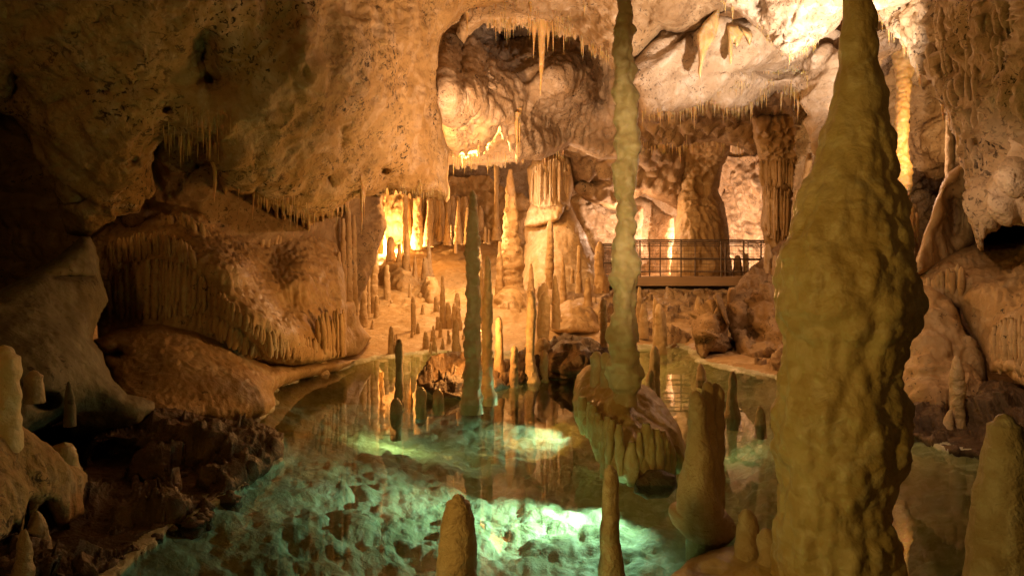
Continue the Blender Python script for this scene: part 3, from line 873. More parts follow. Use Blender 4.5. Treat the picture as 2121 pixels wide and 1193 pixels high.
R_PILLAR = Rock([(1396, 300), (1400, 250), (1520, 250), (1512, 310), (1496, 345), (1490, 380), (1488, 400), (1500, 420), (1506, 460), (1510, 500), (1516, 560), (1524, 620), (1385, 620), (1392, 540), (1398, 480), (1404, 420), (1406, 350)],
                [(1410, 400, 24.6), (1450, 300, 23.4), (1450, 255, 20.5), (1400, 255, 20.8), (1515, 255, 20.8), (1450, 450, 24.0), (1500, 450, 24.6), (1450, 600, 23.6), (1520, 600, 24.4), (1390, 600, 24.4)],
                [('fbm', 1.3, 0.22, 3), ('flute', 0.26, 0.13, 2), ('fbm', 0.12, 0.03, 2)], step=2.4, edge=(42, 1.1), seed=83, thick=1.5, dents=[(1452, 395, 12, 26, 0.5)])
thing("rock_pillar", [R_PILLAR.part], M_FLOW, "massive dark tan pillar standing behind the metal walkway", "pillar")

R_FLUTE = Rock([(1566, 300), (1556, 240), (1690, 230), (1684, 330), (1672, 400), (1660, 470), (1640, 520), (1600, 525), (1582, 500), (1576, 460), (1580, 400), (1574, 350)],
               [(1620, 240, 18.4), (1570, 250, 18.7), (1670, 250, 18.4), (1580, 350, 20.6), (1620, 320, 20.0), (1620, 420, 19.8), (1665, 350, 20.2), (1600, 500, 20.4), (1650, 480, 20.0)],
               [('fbm', 1.4, 0.10, 2), ('flute', 0.20, 0.16, 1), ('ledge', 1.3, 0.07, 1), ('fbm', 0.1, 0.01, 2)], step=2.6, edge=(20, 0.6), seed=85, thick=2)
FP = pipes(R_FLUTE, [(1576, 330), (1620, 326), (1668, 330)], [(1578, 392), (1620, 396), (1666, 400)], 24, 9, 0.03, 13) + pipes(R_FLUTE, [(1582, 385), (1620, 390), (1660, 395)], [(1584, 490), (1616, 500), (1652, 480)], 24, 8, 0.03, 14)
thing("flowstone_curtain", [R_FLUTE.part] + FP, M_FLOW, "fluted tan organ-pipe curtain at the right end of the walkway", "flowstone")

# shrouded figure of flowstone in mid chamber
S0 = Rock([(1092, 350), (1105, 328), (1128, 322), (1150, 318), (1158, 312), (1172, 318), (1184, 340), (1186, 380), (1180, 428), (1165, 436), (1140, 440), (1098, 436), (1096, 390)], [(1100, 380, 22.6), (1140, 340, 22.2), (1140, 420, 21.8), (1180, 380, 22.4)],
          [('fbm', 0.9, 0.15, 3), ('flute', 0.16, 0.10, 1), ('fbm', 0.1, 0.02, 2)], step=2.4, edge=(24, 0.7), seed=91, rough=1.2)
S1 = Rock([(1086, 470), (1092, 440), (1100, 420), (1170, 425), (1166, 440), (1158, 455), (1148, 460), (1130, 464), (1110, 470)], [(1090, 450, 22.0), (1130, 425, 21.8), (1130, 460, 21.4)], [('flute', 0.14, 0.08, 1), ('fbm', 0.1, 0.02, 2)], step=2.4, edge=(14, 0.4), seed=92, rough=1)
S2 = Rock([(1078, 640), (1084, 540), (1088, 466), (1130, 452), (1160, 434), (1182, 430), (1204, 470), (1222, 510), (1240, 560), (1262, 600), (1270, 650)], [(1090, 500, 22.0), (1170, 450, 21.8), (1150, 540, 20.8), (1220, 540, 21.4), (1170, 630, 19.4), (1090, 630, 20.4), (1250, 630, 20)],
          [('fbm', 1.2, 0.15, 4), ('flute', 0.3, 0.03, 2), ('fbm', 0.12, 0.025, 3)], step=2.8, edge=(30, 0.9), seed=93)
SP = pipes(S0, [(1100, 350), (1130, 334), (1158, 326), (1182, 345)], [(1098, 438), (1130, 444), (1160, 446), (1182, 432)], 24, 9, 0.02, 16)
thing("flowstone_formation", [S0.part, S1.part, S2.part] + SP, M_FLOW, "shrouded figure-like flowstone on a smooth cone in mid chamber, right of the conical stalagmite", "flowstone")

# slope of the left chamber floor rising behind the stalagmites
R_FAR = Rock([(720, 380), (1010, 370), (1100, 420), (1100, 520), (940, 500), (860, 520), (790, 560), (720, 600)], [(740, 480, 28), (800, 480, 29.2), (860, 470, 29), (940, 450, 30), (1060, 450, 30), (760, 580, 27)],
             [('fbm', 1.5, 0.5, 3), ('flute', 0.4, 0.18, 2), ('lump', 0.28, 0.16, 1), ('fbm', 0.15, 0.04, 2)], step=3.0, edge=None, seed=95)
CP = pipes(R_FAR, [(740, 395), (782, 395)], [(745, 560), (784, 530)], 7, 13, 0.30, 18) + pipes(R_FAR, [(838, 396), (880, 402), (1000, 410)], [(840, 530), (880, 505), (1000, 480)], 17, 17, 0.30, 28) + pipes(R_FAR, [(735, 420), (770, 430)], [(735, 610), (768, 600)], 7, 14, 0.5, 19)
structure("cave_wall_chamber", [R_FAR.part] + CP, M_FLOW)

for _lab, _poly, _d in (("glowing knobbly flowstone block under the chamber's brightest glow", [(783, 640), (784, 566), (798, 548), (824, 544), (852, 552), (868, 575), (880, 610), (884, 645)], (23.0, 21.0)),
                        ("knobbly flowstone hump left of the greenish twin stalagmites", [(868, 650), (874, 590), (886, 572), (902, 574), (912, 600), (920, 652)], (20.6, 18.8)),
                        ("bulging flowstone foot of the big conical stalagmite", [(1014, 668), (1022, 612), (1036, 590), (1072, 588), (1092, 604), (1104, 640), (1108, 672)], (19.6, 17.6)),
                        ("low flowstone swelling between the bright-rimmed pair and the chamber cone", [(1118, 690), (1140, 640), (1180, 620), (1228, 640), (1250, 690)], (17.4, 14.8))):
    _a = np.array(_poly)
    _m = _a.mean(0)
    _r = Rock(_poly, [(_m[0], _a[:, 1].min(), _d[0]), (_m[0], _a[:, 1].max(), _d[1]), (_m[0], _m[1], sum(_d) / 2 - 0.4), (_a[:, 0].min(), _m[1], _d[0] - 0.3), (_a[:, 0].max(), _m[1], _d[0] - 0.3)],
              [('fbm', 1.0, 0.14, 3), ('droop', 0.32, 0.16, 1), ('lump', 0.14, 0.06, 1), ('fbm', 0.1, 0.02, 2)], step=2.4, edge=(14, 0.5), seed=int(_m[0]) % 90, rough=1.4)
    thing("flowstone_mound", [_r.part], M_FLOW, _lab, "flowstone")

# bright rocks behind the walkway
R_BR1 = Rock([(1300, 400), (1330, 408), (1352, 416), (1368, 432), (1396, 450), (1398, 600), (1300, 600)], [(1320, 440, 29.5), (1360, 450, 28.5), (1360, 560, 28.0), (1310, 560, 29)], [('fbm', 1.2, 0.3, 3), ('flute', 0.3, 0.12, 2), ('fbm', 0.2, 0.05, 2)], step=3, edge=(16, 0.6), seed=97)
R_BR2 = Rock([(1490, 330), (1590, 320), (1590, 600), (1500, 600), (1495, 480)], [(1500, 400, 31), (1560, 380, 30), (1540, 480, 30.5), (1540, 560, 29.5)], [('fbm', 1.2, 0.5, 4), ('drip', 0.55, 0.7, 1), ('ridge', 0.3, 0.15, 3)], step=2.6, edge=None, seed=98)
structure("cave_wall_behind_walkway", [R_BR1.part, R_BR2.part], M_PALE)

# ---------------------------------------------------------------- right side
R_RIGHT = Rock([(1795, -900), (3200, -900), (3200, 520), (2121, 466), (2080, 458), (2060, 462), (2046, 480), (2036, 496), (2034, 520), (2027, 512), (2022, 488), (2008, 462), (2002, 420), (2001, 360), (1994, 325), (1984, 290), (1966, 262), (1954, 225), (1940, 200), (1928, 172), (1912, 196), (1902, 160),
                (1890, 120), (1872, 92), (1852, 66), (1830, 48), (1806, 34)],
               [(1810, 0, 11.5), (1870, 70, 10.6), (1930, 170, 9.6), (1990, 290, 8.6), (2010, 430, 7.6), (2030, 500, 7.4), (2060, 300, 7.4), (2121, 440, 6.8), (2121, 200, 6.2), (2000, 60, 8.2), (2121, 0, 5.8), (2500, 200, 4.5), (1950, -300, 7.0), (2060, 400, 7.0)],
               [('fbm', 1.3, 0.22, 3), ('drip', 0.26, 0.34, 1), ('drip', 0.13, 0.13, 1), ('ridge', 0.12, 0.015, 2), ('pit', 0.12, 0.05, 2)], step=3.4, edge=(26, 0.6), seed=101, thick=2.5,
               dents=[(2095, 360, 22, 24, -0.35), (2110, 60, 16, 60, 0.8)])
RP = []
for _k, (tp, bt, n, w) in enumerate((([(1880, 36), (1960, 10), (2115, -10)], [(1886, 108), (1970, 84), (2115, 80)], 17, 22), ([(1905, 95), (2000, 70), (2115, 70)], [(1912, 170), (2000, 160), (2115, 165)], 15, 22),
                                     ([(1945, 170), (2030, 130), (2110, 150)], [(1950, 222), (2030, 225), (2110, 235)], 12, 20), ([(1972, 225), (2040, 200), (2100, 225)], [(1985, 292), (2045, 290), (2100, 290)], 9, 20),
                                     ([(1994, 290), (2060, 280)], [(2004, 395), (2060, 360)], 7, 17), ([(2004, 385), (2036, 385)], [(2020, 505), (2036, 505)], 6, 13), ([(1855, 40), (1890, 70)], [(1862, 80), (1900, 150)], 5, 16))):
    RP += pipes(R_RIGHT, tp, bt, n, w, 0.14, 60 + _k, seg=10, tip=0.08)
thing("rock_overhang", [R_RIGHT.part] + RP, M_CEIL, "descending rock wall on the right, studded with knobs and ending in a pointed tip", "rock overhang")

R_LEG = Rock([(2010, 330), (1984, 342), (1962, 360), (1946, 386), (1936, 420), (1926, 455), (1912, 495), (1900, 530), (1890, 562), (1896, 574), (1920, 566), (1950, 552), (1990, 525), (2020, 505), (2024, 470), (2016, 420), (2014, 370)],
             [(2000, 345, 9.2), (1960, 380, 9.1), (1930, 450, 9.0), (1903, 545, 8.8), (1985, 420, 9.4), (1960, 480, 9.5), (1940, 540, 9.2), (2010, 400, 9.3), (2010, 490, 9.5)], [('fbm', 0.6, 0.07, 3), ('drip', 0.22, 0.10, 1), ('fbm', 0.08, 0.015, 2)], step=2.8, edge=(16, 0.35), seed=103, rough=1.5, thick=0.6, soft=20, dents=[(1975, 445, 12, 40, 0.35)])
thing("flowstone_buttress", [R_LEG.part], M_FLOW, "slanting tan flowstone buttress leaning from the right wall onto the mound", "flowstone")

R_M1 = Rock([(1880, 600), (1892, 572), (1940, 545), (1990, 518), (2040, 502), (2121, 494), (2700, 480), (2700, 900), (2121, 800), (2080, 770), (2052, 770), (2044, 745), (2030, 715), (2008, 680), (1990, 640), (1960, 620), (1900, 612)],
            [(1900, 580, 9.0), (1990, 530, 9.0), (2060, 510, 9.2), (2060, 600, 8.0), (2080, 740, 7.3), (2300, 600, 6.0), (2010, 650, 8.2)],
            [('fbm', 0.9, 0.12, 3), ('flute', 0.12, 0.035, 2), ('lump', 0.09, 0.012, 1), ('fbm', 0.05, 0.008, 2)], step=3.2, edge=(30, 0.25), seed=106, thick=1.5)
R_GAP = Rock([(2026, 430), (2700, 420), (2700, 560), (2030, 540)], [(2030, 480, 9.65), (2121, 480, 9.65), (2600, 480, 8)], [('fbm', 0.6, 0.08, 3)], step=5, edge=None, seed=105)
structure("gap_shade_backing", [R_GAP.part], M_DARK)  # dark backing sheet added, putting the gap's shade into the colour
M1b = Rock([(2042, 700), (2052, 672), (2080, 648), (2121, 632), (2400, 620), (2400, 820), (2121, 790), (2060, 760)], [(2050, 700, 7.6), (2100, 650, 7.3), (2100, 760, 6.9), (2300, 700, 6)], [('fbm', 0.6, 0.06, 2), ('flute', 0.10, 0.05, 1), ('lump', 0.08, 0.015, 1)], step=3, edge=(24, 0.35), seed=107)
M1P = pipes(M1b, [(2050, 672), (2090, 655), (2130, 650)], [(2052, 770), (2090, 780), (2130, 790)], 11, 15, 0.05, 11) + pipes(R_M1, [(1900, 585), (1950, 560), (2000, 540)], [(1900, 612), (1955, 618), (1998, 612)], 10, 13, 0.04, 12)
thing("flowstone_mound", [R_M1.part, M1b.part] + M1P, M_FLOW, "smooth sloping flowstone mound on the right, below the pointed rock tip", "flowstone")

R_M2 = Rock([(1840, 640), (1880, 600), (1930, 592), (1972, 612), (1985, 640), (1990, 668), (2020, 710), (2040, 745), (2042, 790), (2060, 830), (2000, 850), (1900, 850), (1840, 800)],
            [(1860, 640, 9.0), (1930, 610, 8.6), (1930, 680, 8.2), (2010, 720, 8.0), (1930, 740, 7.8), (1900, 830, 7.6), (2040, 820, 7.4)],
            [('fbm', 0.7, 0.14, 3), ('lump', 0.42, 0.22, 1), ('fbm', 0.08, 0.03, 3), ('ridge', 0.2, 0.05, 3)], step=3.0, edge=(24, 0.5), seed=108, dents=[(1888, 712, 16, 6, 0.2)])
thing("boulder", [R_M2.part], M_FLOW, "heap of rounded knobbly tan boulders right of the great column", "boulder")

R_M3 = Rock([(1820, 800), (1880, 790), (1960, 800), (2060, 790), (2121, 800), (2700, 800), (2700, 1100), (2200, 1010), (2060, 960), (1960, 945), (1880, 900), (1820, 880)],
            [(1850, 830, 7.7), (2000, 830, 7.3), (2121, 830, 6.8), (1960, 940, 6.4), (2121, 980, 5.8), (2500, 950, 4.6)], [('fbm', 0.6, 0.12, 4), ('facet', 0.4, 0.18, 1), ('facet', 0.14, 0.06, 1)], step=3.2, edge=(16, 0.2), seed=109)
thing("rock_pile", [R_M3.part], M_DARK, "dark wet rocky shelf along the right shore, behind the great column", "rocks")

R_SLOPE = Rock([(1500, 660), (1504, 640), (1513, 608), (1535, 580), (1560, 552), (1600, 516), (1635, 488), (1700, 440), (1900, 420), (1900, 830), (1640, 800), (1600, 770), (1580, 778), (1545, 778), (1530, 745), (1524, 710), (1512, 690)],
               [(1515, 620, 14.8), (1560, 560, 15.6), (1630, 490, 16.6), (1550, 700, 13.4), (1600, 650, 13.6), (1560, 770, 11.9), (1640, 780, 11.6), (1700, 500, 16), (1850, 600, 13), (1850, 800, 10.5)],
               [('fbm', 0.9, 0.18, 4), ('facet', 0.5, 0.18, 1), ('ridge', 0.22, 0.06, 3), ('facet', 0.15, 0.05, 1)], step=3.0, edge=(20, 0.5), seed=111, dents=[(1548, 640, 14, 16, 0.5), (1600, 752, 24, 14, 0.6), (1560, 690, 20, 12, 0.3)])
thing("rock_slope", [R_SLOPE.part], M_BROWN, "rugged brown rock slope between the walkway and the great column", "rock slope")

R_BW = Rock([(1426, 668), (1432, 648), (1456, 628), (1468, 611), (1478, 614), (1496, 640), (1508, 672), (1508, 700), (1516, 720), (1500, 735), (1470, 730), (1462, 750), (1448, 740), (1440, 705)], [(1430, 660, 14.0), (1470, 620, 13.9), (1475, 660, 13.2), (1505, 690, 13.6), (1470, 725, 13.0)],
            [('fbm', 0.6, 0.08, 3), ('facet', 0.45, 0.22, 1), ('facet', 0.15, 0.05, 1)], step=2.6, edge=(14, 0.5), seed=113, rough=1.4)
BWs = Rock([(1478, 612), (1486, 606), (1494, 616), (1498, 622), (1508, 660), (1512, 674), (1504, 672), (1494, 650), (1484, 632)], [(1485, 615, 13.5), (1508, 670, 13.4)], [('fbm', 0.3, 0.04, 2)], step=2.2, edge=(6, 0.15), seed=114, rough=0.8, thick=0.25)
thing("boulder", [R_BW.part, BWs.part], M_BROWN, "dark pointed wedge-shaped boulder below the walkway's right half", "boulder")
R_CHIP = Rock([(1504, 642), (1506, 612), (1510, 596), (1520, 594), (1526, 600), (1516, 640), (1510, 660)], [(1510, 620, 14.5), (1518, 600, 14.4)], [('fbm', 0.3, 0.04, 2)], step=2.2, edge=(6, 0.2), seed=115, rough=0.8, thick=0.3)
thing("rock_slab", [R_CHIP.part], M_FLOW, "small upright pale slab between the pointed boulder and the brown slope", "rock")
R_BLK = Rock([(1590, 770), (1600, 735), (1612, 714), (1640, 710), (1660, 740), (1650, 800), (1618, 806)], [(1600, 750, 11.4), (1630, 720, 11.4), (1630, 790, 10.9)], [('fbm', 0.5, 0.08, 3), ('facet', 0.3, 0.12, 1), ('facet', 0.1, 0.04, 1)], step=2.8, edge=(14, 0.4), seed=116)
thing("boulder", [R_BLK.part], M_BROWN, "upright brown boulder half hidden by the great column's left edge", "boulder")

# rubble under the walkway
R_UW = Rock([(1240, 620), (1270, 596), (1330, 600), (1400, 598), (1520, 602), (1530, 720), (1440, 735), (1380, 720), (1300, 730), (1240, 720)], [(1250, 640, 17.6), (1350, 606, 20.5), (1450, 606, 20.0), (1400, 660, 17.5), (1330, 700, 15.9), (1430, 715, 15.4), (1260, 710, 15.6)],
            [('fbm', 0.7, 0.12, 4), ('facet', 0.4, 0.22, 1), ('facet', 0.16, 0.08, 1)], step=3, edge=(10, 0.3), seed=118)
thing("rock_pile", [R_UW.part], M_BROWN, "shadowed rubble bank under the metal walkway", "rocks")

# right rear chamber behind the great column
R_RC = Rock([(1640, 60), (2060, 60), (2060, 620), (1640, 620)], [(1850, 150, 15.5), (1850, 260, 16.5), (1850, 400, 18), (1980, 260, 15.5), (1980, 340, 15.5), (1980, 400, 18), (1900, 500, 17.5), (1720, 300, 17), (1900, 560, 15.5), (1820, 100, 13.8)],
            [('fbm', 1.3, 0.3, 4), ('diag', 0.35, 0.10, 3), ('flute', 0.3, 0.08, 2), ('pit', 0.2, 0.12, 2)], step=3, edge=None, seed=121, dents=[(1940, 385, 40, 30, 1.0), (1960, 430, 30, 60, 0.5)])
structure("cave_wall_right_chamber", [R_RC.part], M_PALE)
R_RF = Rock([(1800, 505), (1880, 494), (1925, 490), (1990, 500), (1990, 620), (1800, 620)], [(1850, 500, 16.5), (1920, 495, 16.5), (1900, 570, 12.5), (1900, 615, 10.5)], [('fbm', 0.8, 0.08, 3), ('ridge', 0.2, 0.02, 3)], step=3, edge=(10, 0.2), seed=122)
structure("cave_floor_right", [R_RF.part], M_FLOW)

# ---------------------------------------------------------------- rocks standing in the pool
P0 = Rock([(1190, 800), (1196, 776), (1215, 758), (1240, 752), (1280, 780), (1330, 795), (1356, 810), (1384, 848), (1408, 890), (1424, 935), (1420, 965), (1396, 984), (1340, 996), (1290, 998), (1254, 990), (1246, 962), (1242, 935), (1230, 920), (1214, 905), (1200, 884), (1188, 860), (1186, 830)],
          [(1200, 800, 6.7), (1240, 765, 6.8), (1300, 800, 6.25), (1350, 830, 6.3), (1250, 850, 5.95), (1300, 880, 5.75), (1300, 940, 5.55), (1380, 930, 5.75), (1410, 950, 5.9), (1300, 990, 5.5), (1200, 870, 6.3)],
          [('fbm', 0.40, 0.05, 3), ('flute', 0.20, 0.025, 1), ('droop', 0.13, 0.05, 1), ('lump', 0.04, 0.008, 1), ('fbm', 0.04, 0.008, 2)], step=2.6, edge=(20, 0.25), seed=131, rough=1.6, thick=0.12, dents=[(1230, 866, 8, 6, 0.15)])
PD = pipes(P0, [(1194, 810), (1225, 835), (1262, 860), (1285, 880)], [(1202, 892), (1232, 930), (1256, 1000), (1290, 1004)], 9, 24, 0.0, 20, seg=14, tip=0.5) + pipes(P0, [(1296, 890), (1350, 868), (1404, 925)], [(1296, 1006), (1350, 1002), (1414, 980)], 8, 28, -0.01, 21, seg=14, tip=0.6)
thing("pedestal_rock", [P0.part] + PD, M_WAX, "drip-skirted rock mound standing in the pool and carrying the slender tall column", "rock")
HOLE_SHADE = Rock([(1312, 1020), (1318, 992), (1340, 974), (1372, 972), (1400, 984), (1404, 1010), (1385, 1030), (1340, 1034)], [(1340, 980, 5.45), (1340, 1030, 5.36), (1395, 1000, 5.42)], [('fbm', 0.3, 0.05, 3), ('ridge', 0.1, 0.015, 2)], step=2.4, edge=(10, 0.06), seed=139, rough=1.4, thick=0.05)
thing("boulder", [HOLE_SHADE.part], M_DARK, "dark rock added as the shaded hole at the foot of the pedestal rock", "boulder")  # dark rock added where the pedestal's underside is only in shade
I0 = Rock([(862, 790), (868, 770), (885, 750), (910, 732), (950, 728), (990, 735), (1060, 745), (1090, 720), (1130, 712), (1170, 690), (1220, 700), (1262, 720), (1262, 770), (1200, 785), (1120, 788), (1060, 800), (1020, 815), (985, 830), (940, 826), (900, 818), (872, 806)],
          [(880, 780, 9.6), (930, 740, 10.4), (950, 815, 9.0), (1050, 760, 10.6), (1050, 795, 9.9), (1150, 720, 12.0), (1200, 770, 10.8), (1250, 730, 11.6), (1130, 780, 10.6)],
          [('fbm', 0.6, 0.12, 3), ('facet', 0.30, 0.15, 1), ('facet', 0.11, 0.05, 1), ('fbm', 0.06, 0.015, 3)], step=2.6, edge=(12, 0.3), seed=133)
thing("rock_pile", [I0.part], M_DARK, "dark rubble island in the middle of the pool, under the twin columns", "rocks")
I1 = Rock([(1128, 745), (1140, 720), (1165, 702), (1200, 706), (1225, 730), (1222, 772), (1180, 782), (1140, 772)], [(1140, 740, 10.9), (1180, 715, 10.9), (1180, 770, 10.4)], [('fbm', 0.5, 0.08, 3), ('facet', 0.3, 0.12, 1), ('facet', 0.1, 0.04, 1)], step=2.6, edge=(18, 0.4), seed=134)
thing("boulder", [I1.part], M_DARK, "brown boulder at the right end of the rubble island", "boulder")
G0 = Rock([(1360, 1250), (1380, 1200), (1420, 1160), (1470, 1140), (1520, 1130), (1600, 1130), (1680, 1150), (1680, 1260)], [(1400, 1200, 3.6), (1500, 1140, 4.0), (1600, 1150, 3.9), (1600, 1250, 3.3), (1400, 1250, 3.4)], [('fbm', 0.4, 0.07, 3), ('lump', 0.2, 0.05, 1), ('fbm', 0.04, 0.008, 2)], step=3, edge=(16, 0.2), seed=136)
thing("rock_ledge", [G0.part], M_WAX, "low dark rock ledge at the bottom edge, left of the great column's foot", "rock")


# ------------------------------------------------------------------ columns and stalagmites
def stal(label, prof, mat, d=None, group=None, name="stalagmite", cat="stalagmite", **kw):
    prof = sorted(prof)
    if d is None:
        d = ground((prof[-1][1] + prof[-1][2]) / 2, prof[-1][0])
    hw = max((p[2] - p[1]) / 2 for p in prof)
    kw.setdefault('seg', 12 if hw < 7 else 20 if hw < 16 else 36)
    kw.setdefault('step', 2.0 if hw < 10 else 3.0)
    kw.setdefault('seed', int(prof[0][1] * 7 + prof[0][0]) % 97)
    return thing(name, [turned(prof, d, **kw)], mat, label, cat, group)


# the great column
stal("massive waxy olive column in the right foreground, swelling below its slim top",
     [(-160, 1750, 1800), (0, 1752, 1803), (35, 1748, 1812), (70, 1742, 1808), (100, 1738, 1815), (130, 1742, 1814), (165, 1736, 1822), (200, 1730, 1832), (235, 1722, 1828), (265, 1712, 1838), (290, 1708, 1850), (330, 1698, 1848), (345, 1688, 1852), (380, 1672, 1848),
      (400, 1664, 1862), (430, 1655, 1870), (455, 1645, 1862), (480, 1640, 1870), (520, 1622, 1868), (560, 1614, 1878), (600, 1611, 1884), (640, 1612, 1890), (680, 1622, 1880), (710, 1632, 1864), (735, 1630, 1850), (770, 1624, 1848), (810, 1620, 1858), (850, 1616, 1864),
      (890, 1614, 1866), (930, 1612, 1858), (970, 1620, 1852), (1010, 1620, 1838), (1050, 1618, 1828), (1100, 1612, 1848), (1150, 1610, 1856), (1200, 1606, 1862), (1400, 1590, 1890)],
     M_WAX, d=3.55, name="column", cat="column", seg=110, step=3.2, top=None,
     layers=[('fbm', 0.40, 0.02, 2), ('droop', 0.065, 0.042, 1), ('droop', 0.13, 0.05, 1), ('lump', 0.028, 0.007, 1), ('ring', 0.05, 0.006, 2), ('fbm', 0.03, 0.004, 2)])
# slender tall column on the pedestal
stal("tall slender pale green column of stacked bulges rising from the pedestal rock to the roof",
     [(-200, 1284, 1306), (0, 1278, 1309), (50, 1276, 1309), (60, 1272, 1314), (85, 1273, 1308), (110, 1270, 1312), (140, 1274, 1316), (165, 1272, 1312), (185, 1270, 1318), (200, 1269, 1322), (225, 1276, 1318), (240, 1273, 1316), (265, 1277, 1318), (290, 1271, 1324), (310, 1276, 1326), (330, 1274, 1318),
      (345, 1270, 1316), (370, 1273, 1320), (400, 1273, 1314), (430, 1277, 1316), (455, 1278, 1320), (485, 1276, 1314), (505, 1270, 1320), (545, 1267, 1325), (565, 1270, 1324), (580, 1266, 1320), (600, 1269, 1318), (640, 1274, 1316), (668, 1266, 1318), (680, 1261, 1322), (720, 1259, 1322), (760, 1258, 1326),
      (800, 1262, 1330), (815, 1276, 1318)],
     M_JADE, d=5.95, name="column", cat="column", seg=44, step=2.6, top=None, layers=[('fbm', 0.14, 0.045, 2), ('droop', 0.085, 0.035, 1), ('ring', 0.07, 0.016, 2), ('lump', 0.035, 0.008, 1), ('fbm', 0.03, 0.005, 2)], sink=0.1)
# twin columns of the island
stal("taller of the twin greenish stalagmites on the rubble island, reaching the overhang's lip",
     [(394, 974, 982), (402, 972, 986), (440, 970, 990), (480, 967, 993), (520, 964, 994), (545, 963, 994), (570, 966, 994), (600, 964, 994), (625, 968, 996), (650, 968, 994), (680, 962, 996), (720, 961, 996), (760, 963, 996), (790, 959, 997), (820, 955, 999), (836, 953, 1000)], M_JADE, d=8.75, seg=32, step=2.4, lump=0.26)
stal("shorter darker of the twin stalagmites on the rubble island",
     [(530, 1007, 1012), (540, 1004, 1017), (600, 1003, 1019), (640, 999, 1020), (700, 998, 1020), (760, 997, 1020), (800, 997, 1021), (820, 994, 1030)], M_JADE, d=9.1, seg=24, step=2.4, lump=0.26)
# foreground
stal("dark brown blunt stalagmite at the bottom centre, its left flank glowing yellow",
     [(1022, 936, 962), (1035, 926, 974), (1060, 920, 980), (1100, 914, 984), (1150, 907, 988), (1200, 903, 990), (1420, 890, 1000)], M_DRIP, d=3.0, seg=48, lump=0.08, layers=[('fbm', 0.12, 0.016, 3), ('ring', 0.05, 0.008, 2), ('droop', 0.05, 0.008, 1), ('fbm', 0.015, 0.002, 2)])
stal("smooth thin tan stalagmite in the pool at bottom centre right",
     [(962, 1256, 1272), (975, 1250, 1278), (1000, 1249, 1282), (1040, 1248, 1284), (1090, 1245, 1284), (1130, 1244, 1285), (1160, 1243, 1290), (1200, 1240, 1298), (1400, 1230, 1310)], M_DRIP, d=3.5, seg=40, lump=0.05)
stal("wide knobbly dark stalagmite cut by the right picture edge",
     [(856, 2062, 2100), (875, 2052, 2112), (910, 2048, 2118), (960, 2036, 2126), (1000, 2030, 2130), (1040, 2022, 2136), (1100, 2018, 2140), (1200, 2008, 2150), (1420, 1990, 2170)], M_DRIP, d=3.1, seg=48, layers=[('fbm', 0.12, 0.012, 2), ('droop', 0.06, 0.012, 1), ('lump', 0.03, 0.004, 1)])
TRI = [turned([(808, 1430, 1452), (830, 1428, 1460), (880, 1425, 1466), (940, 1420, 1476), (1000, 1408, 1484), (1035, 1405, 1490), (1060, 1400, 1500), (1090, 1408, 1506), (1122, 1424, 1498)], 4.35, seg=40, seed=4, lump=0.05),
       turned([(789, 1456, 1474), (805, 1453, 1478), (900, 1452, 1486), (1000, 1452, 1494), (1060, 1450, 1494)], 4.45, seg=28, seed=5, lump=0.05),
       turned([(793, 1474, 1492), (812, 1471, 1499), (880, 1470, 1500), (960, 1470, 1500), (1040, 1466, 1502), (1080, 1462, 1500)], 4.50, seg=28, seed=6, lump=0.06),
       turned([(1022, 1420, 1470), (1045, 1394, 1492), (1062, 1388, 1512), (1085, 1396, 1528), (1105, 1412, 1522), (1125, 1430, 1500)], 4.40, seg=40, seed=7, lump=0.06)]
thing("stalagmite", TRI, M_DRIP, "fat three-fingered stalagmite standing in the pool beside the great column", "stalagmite")
stal("short blunt stalagmite on the low ledge left of the great column's foot", [(1053, 1534, 1560), (1075, 1530, 1568), (1110, 1526, 1570), (1150, 1520, 1578)], M_DRIP, d=3.95, lump=0.05)
stal("squat stalagmite touching the great column's foot on its left", [(1093, 1574, 1602), (1115, 1570, 1612), (1150, 1572, 1616), (1210, 1560, 1620)], M_DRIP, d=3.75, lump=0.07)
stal("yellow-lit stalagmite cut by the left picture edge above the dripping ledge", [(714, -14, 30), (730, -26, 38), (770, -30, 38), (800, -30, 33), (850, -32, 34), (900, -40, 44)], M_WAX, d=4.0, seg=36, lump=0.07)
stal("stubby pale stalagmite on the dim shelf at far left", [(766, 62, 76), (775, 55, 86), (800, 52, 88)], M_DRIP, d=5.0)
stal("thin pointed stalagmite on the dim shelf at far left", [(790, 140, 144), (810, 136, 150), (850, 134, 156)], M_GREY, d=5.2)
stal("blocky double yellowish stump above the dripping ledge at lower left", [(915, 108, 160), (925, 96, 160), (960, 104, 158), (1000, 116, 160)], M_WAX, d=4.6)
stal("small pointed stalagmite at the lower left corner", [(1096, 44, 54), (1130, 38, 64), (1200, 24, 72)], M_DRIP, d=3.4)
stal("lumpy stalagmite behind the small pointed one at lower left", [(1058, 68, 82), (1090, 60, 96), (1150, 58, 106), (1200, 50, 112)], M_DRIP, d=3.9, lump=0.2)
stal("upright brown stalagmite on the dark right shore, right of the great column", [(737, 1976, 1986), (750, 1972, 1992), (790, 1969, 1998), (840, 1970, 1996), (880, 1971, 1998), (918, 1968, 2000)], M_DRIP, d=7.0, lump=0.08)
stal("small leaning cone at the foot of the upright brown stalagmite", [(848, 1966, 1972), (870, 1954, 1974), (905, 1932, 1974)], M_DRIP, d=6.95)
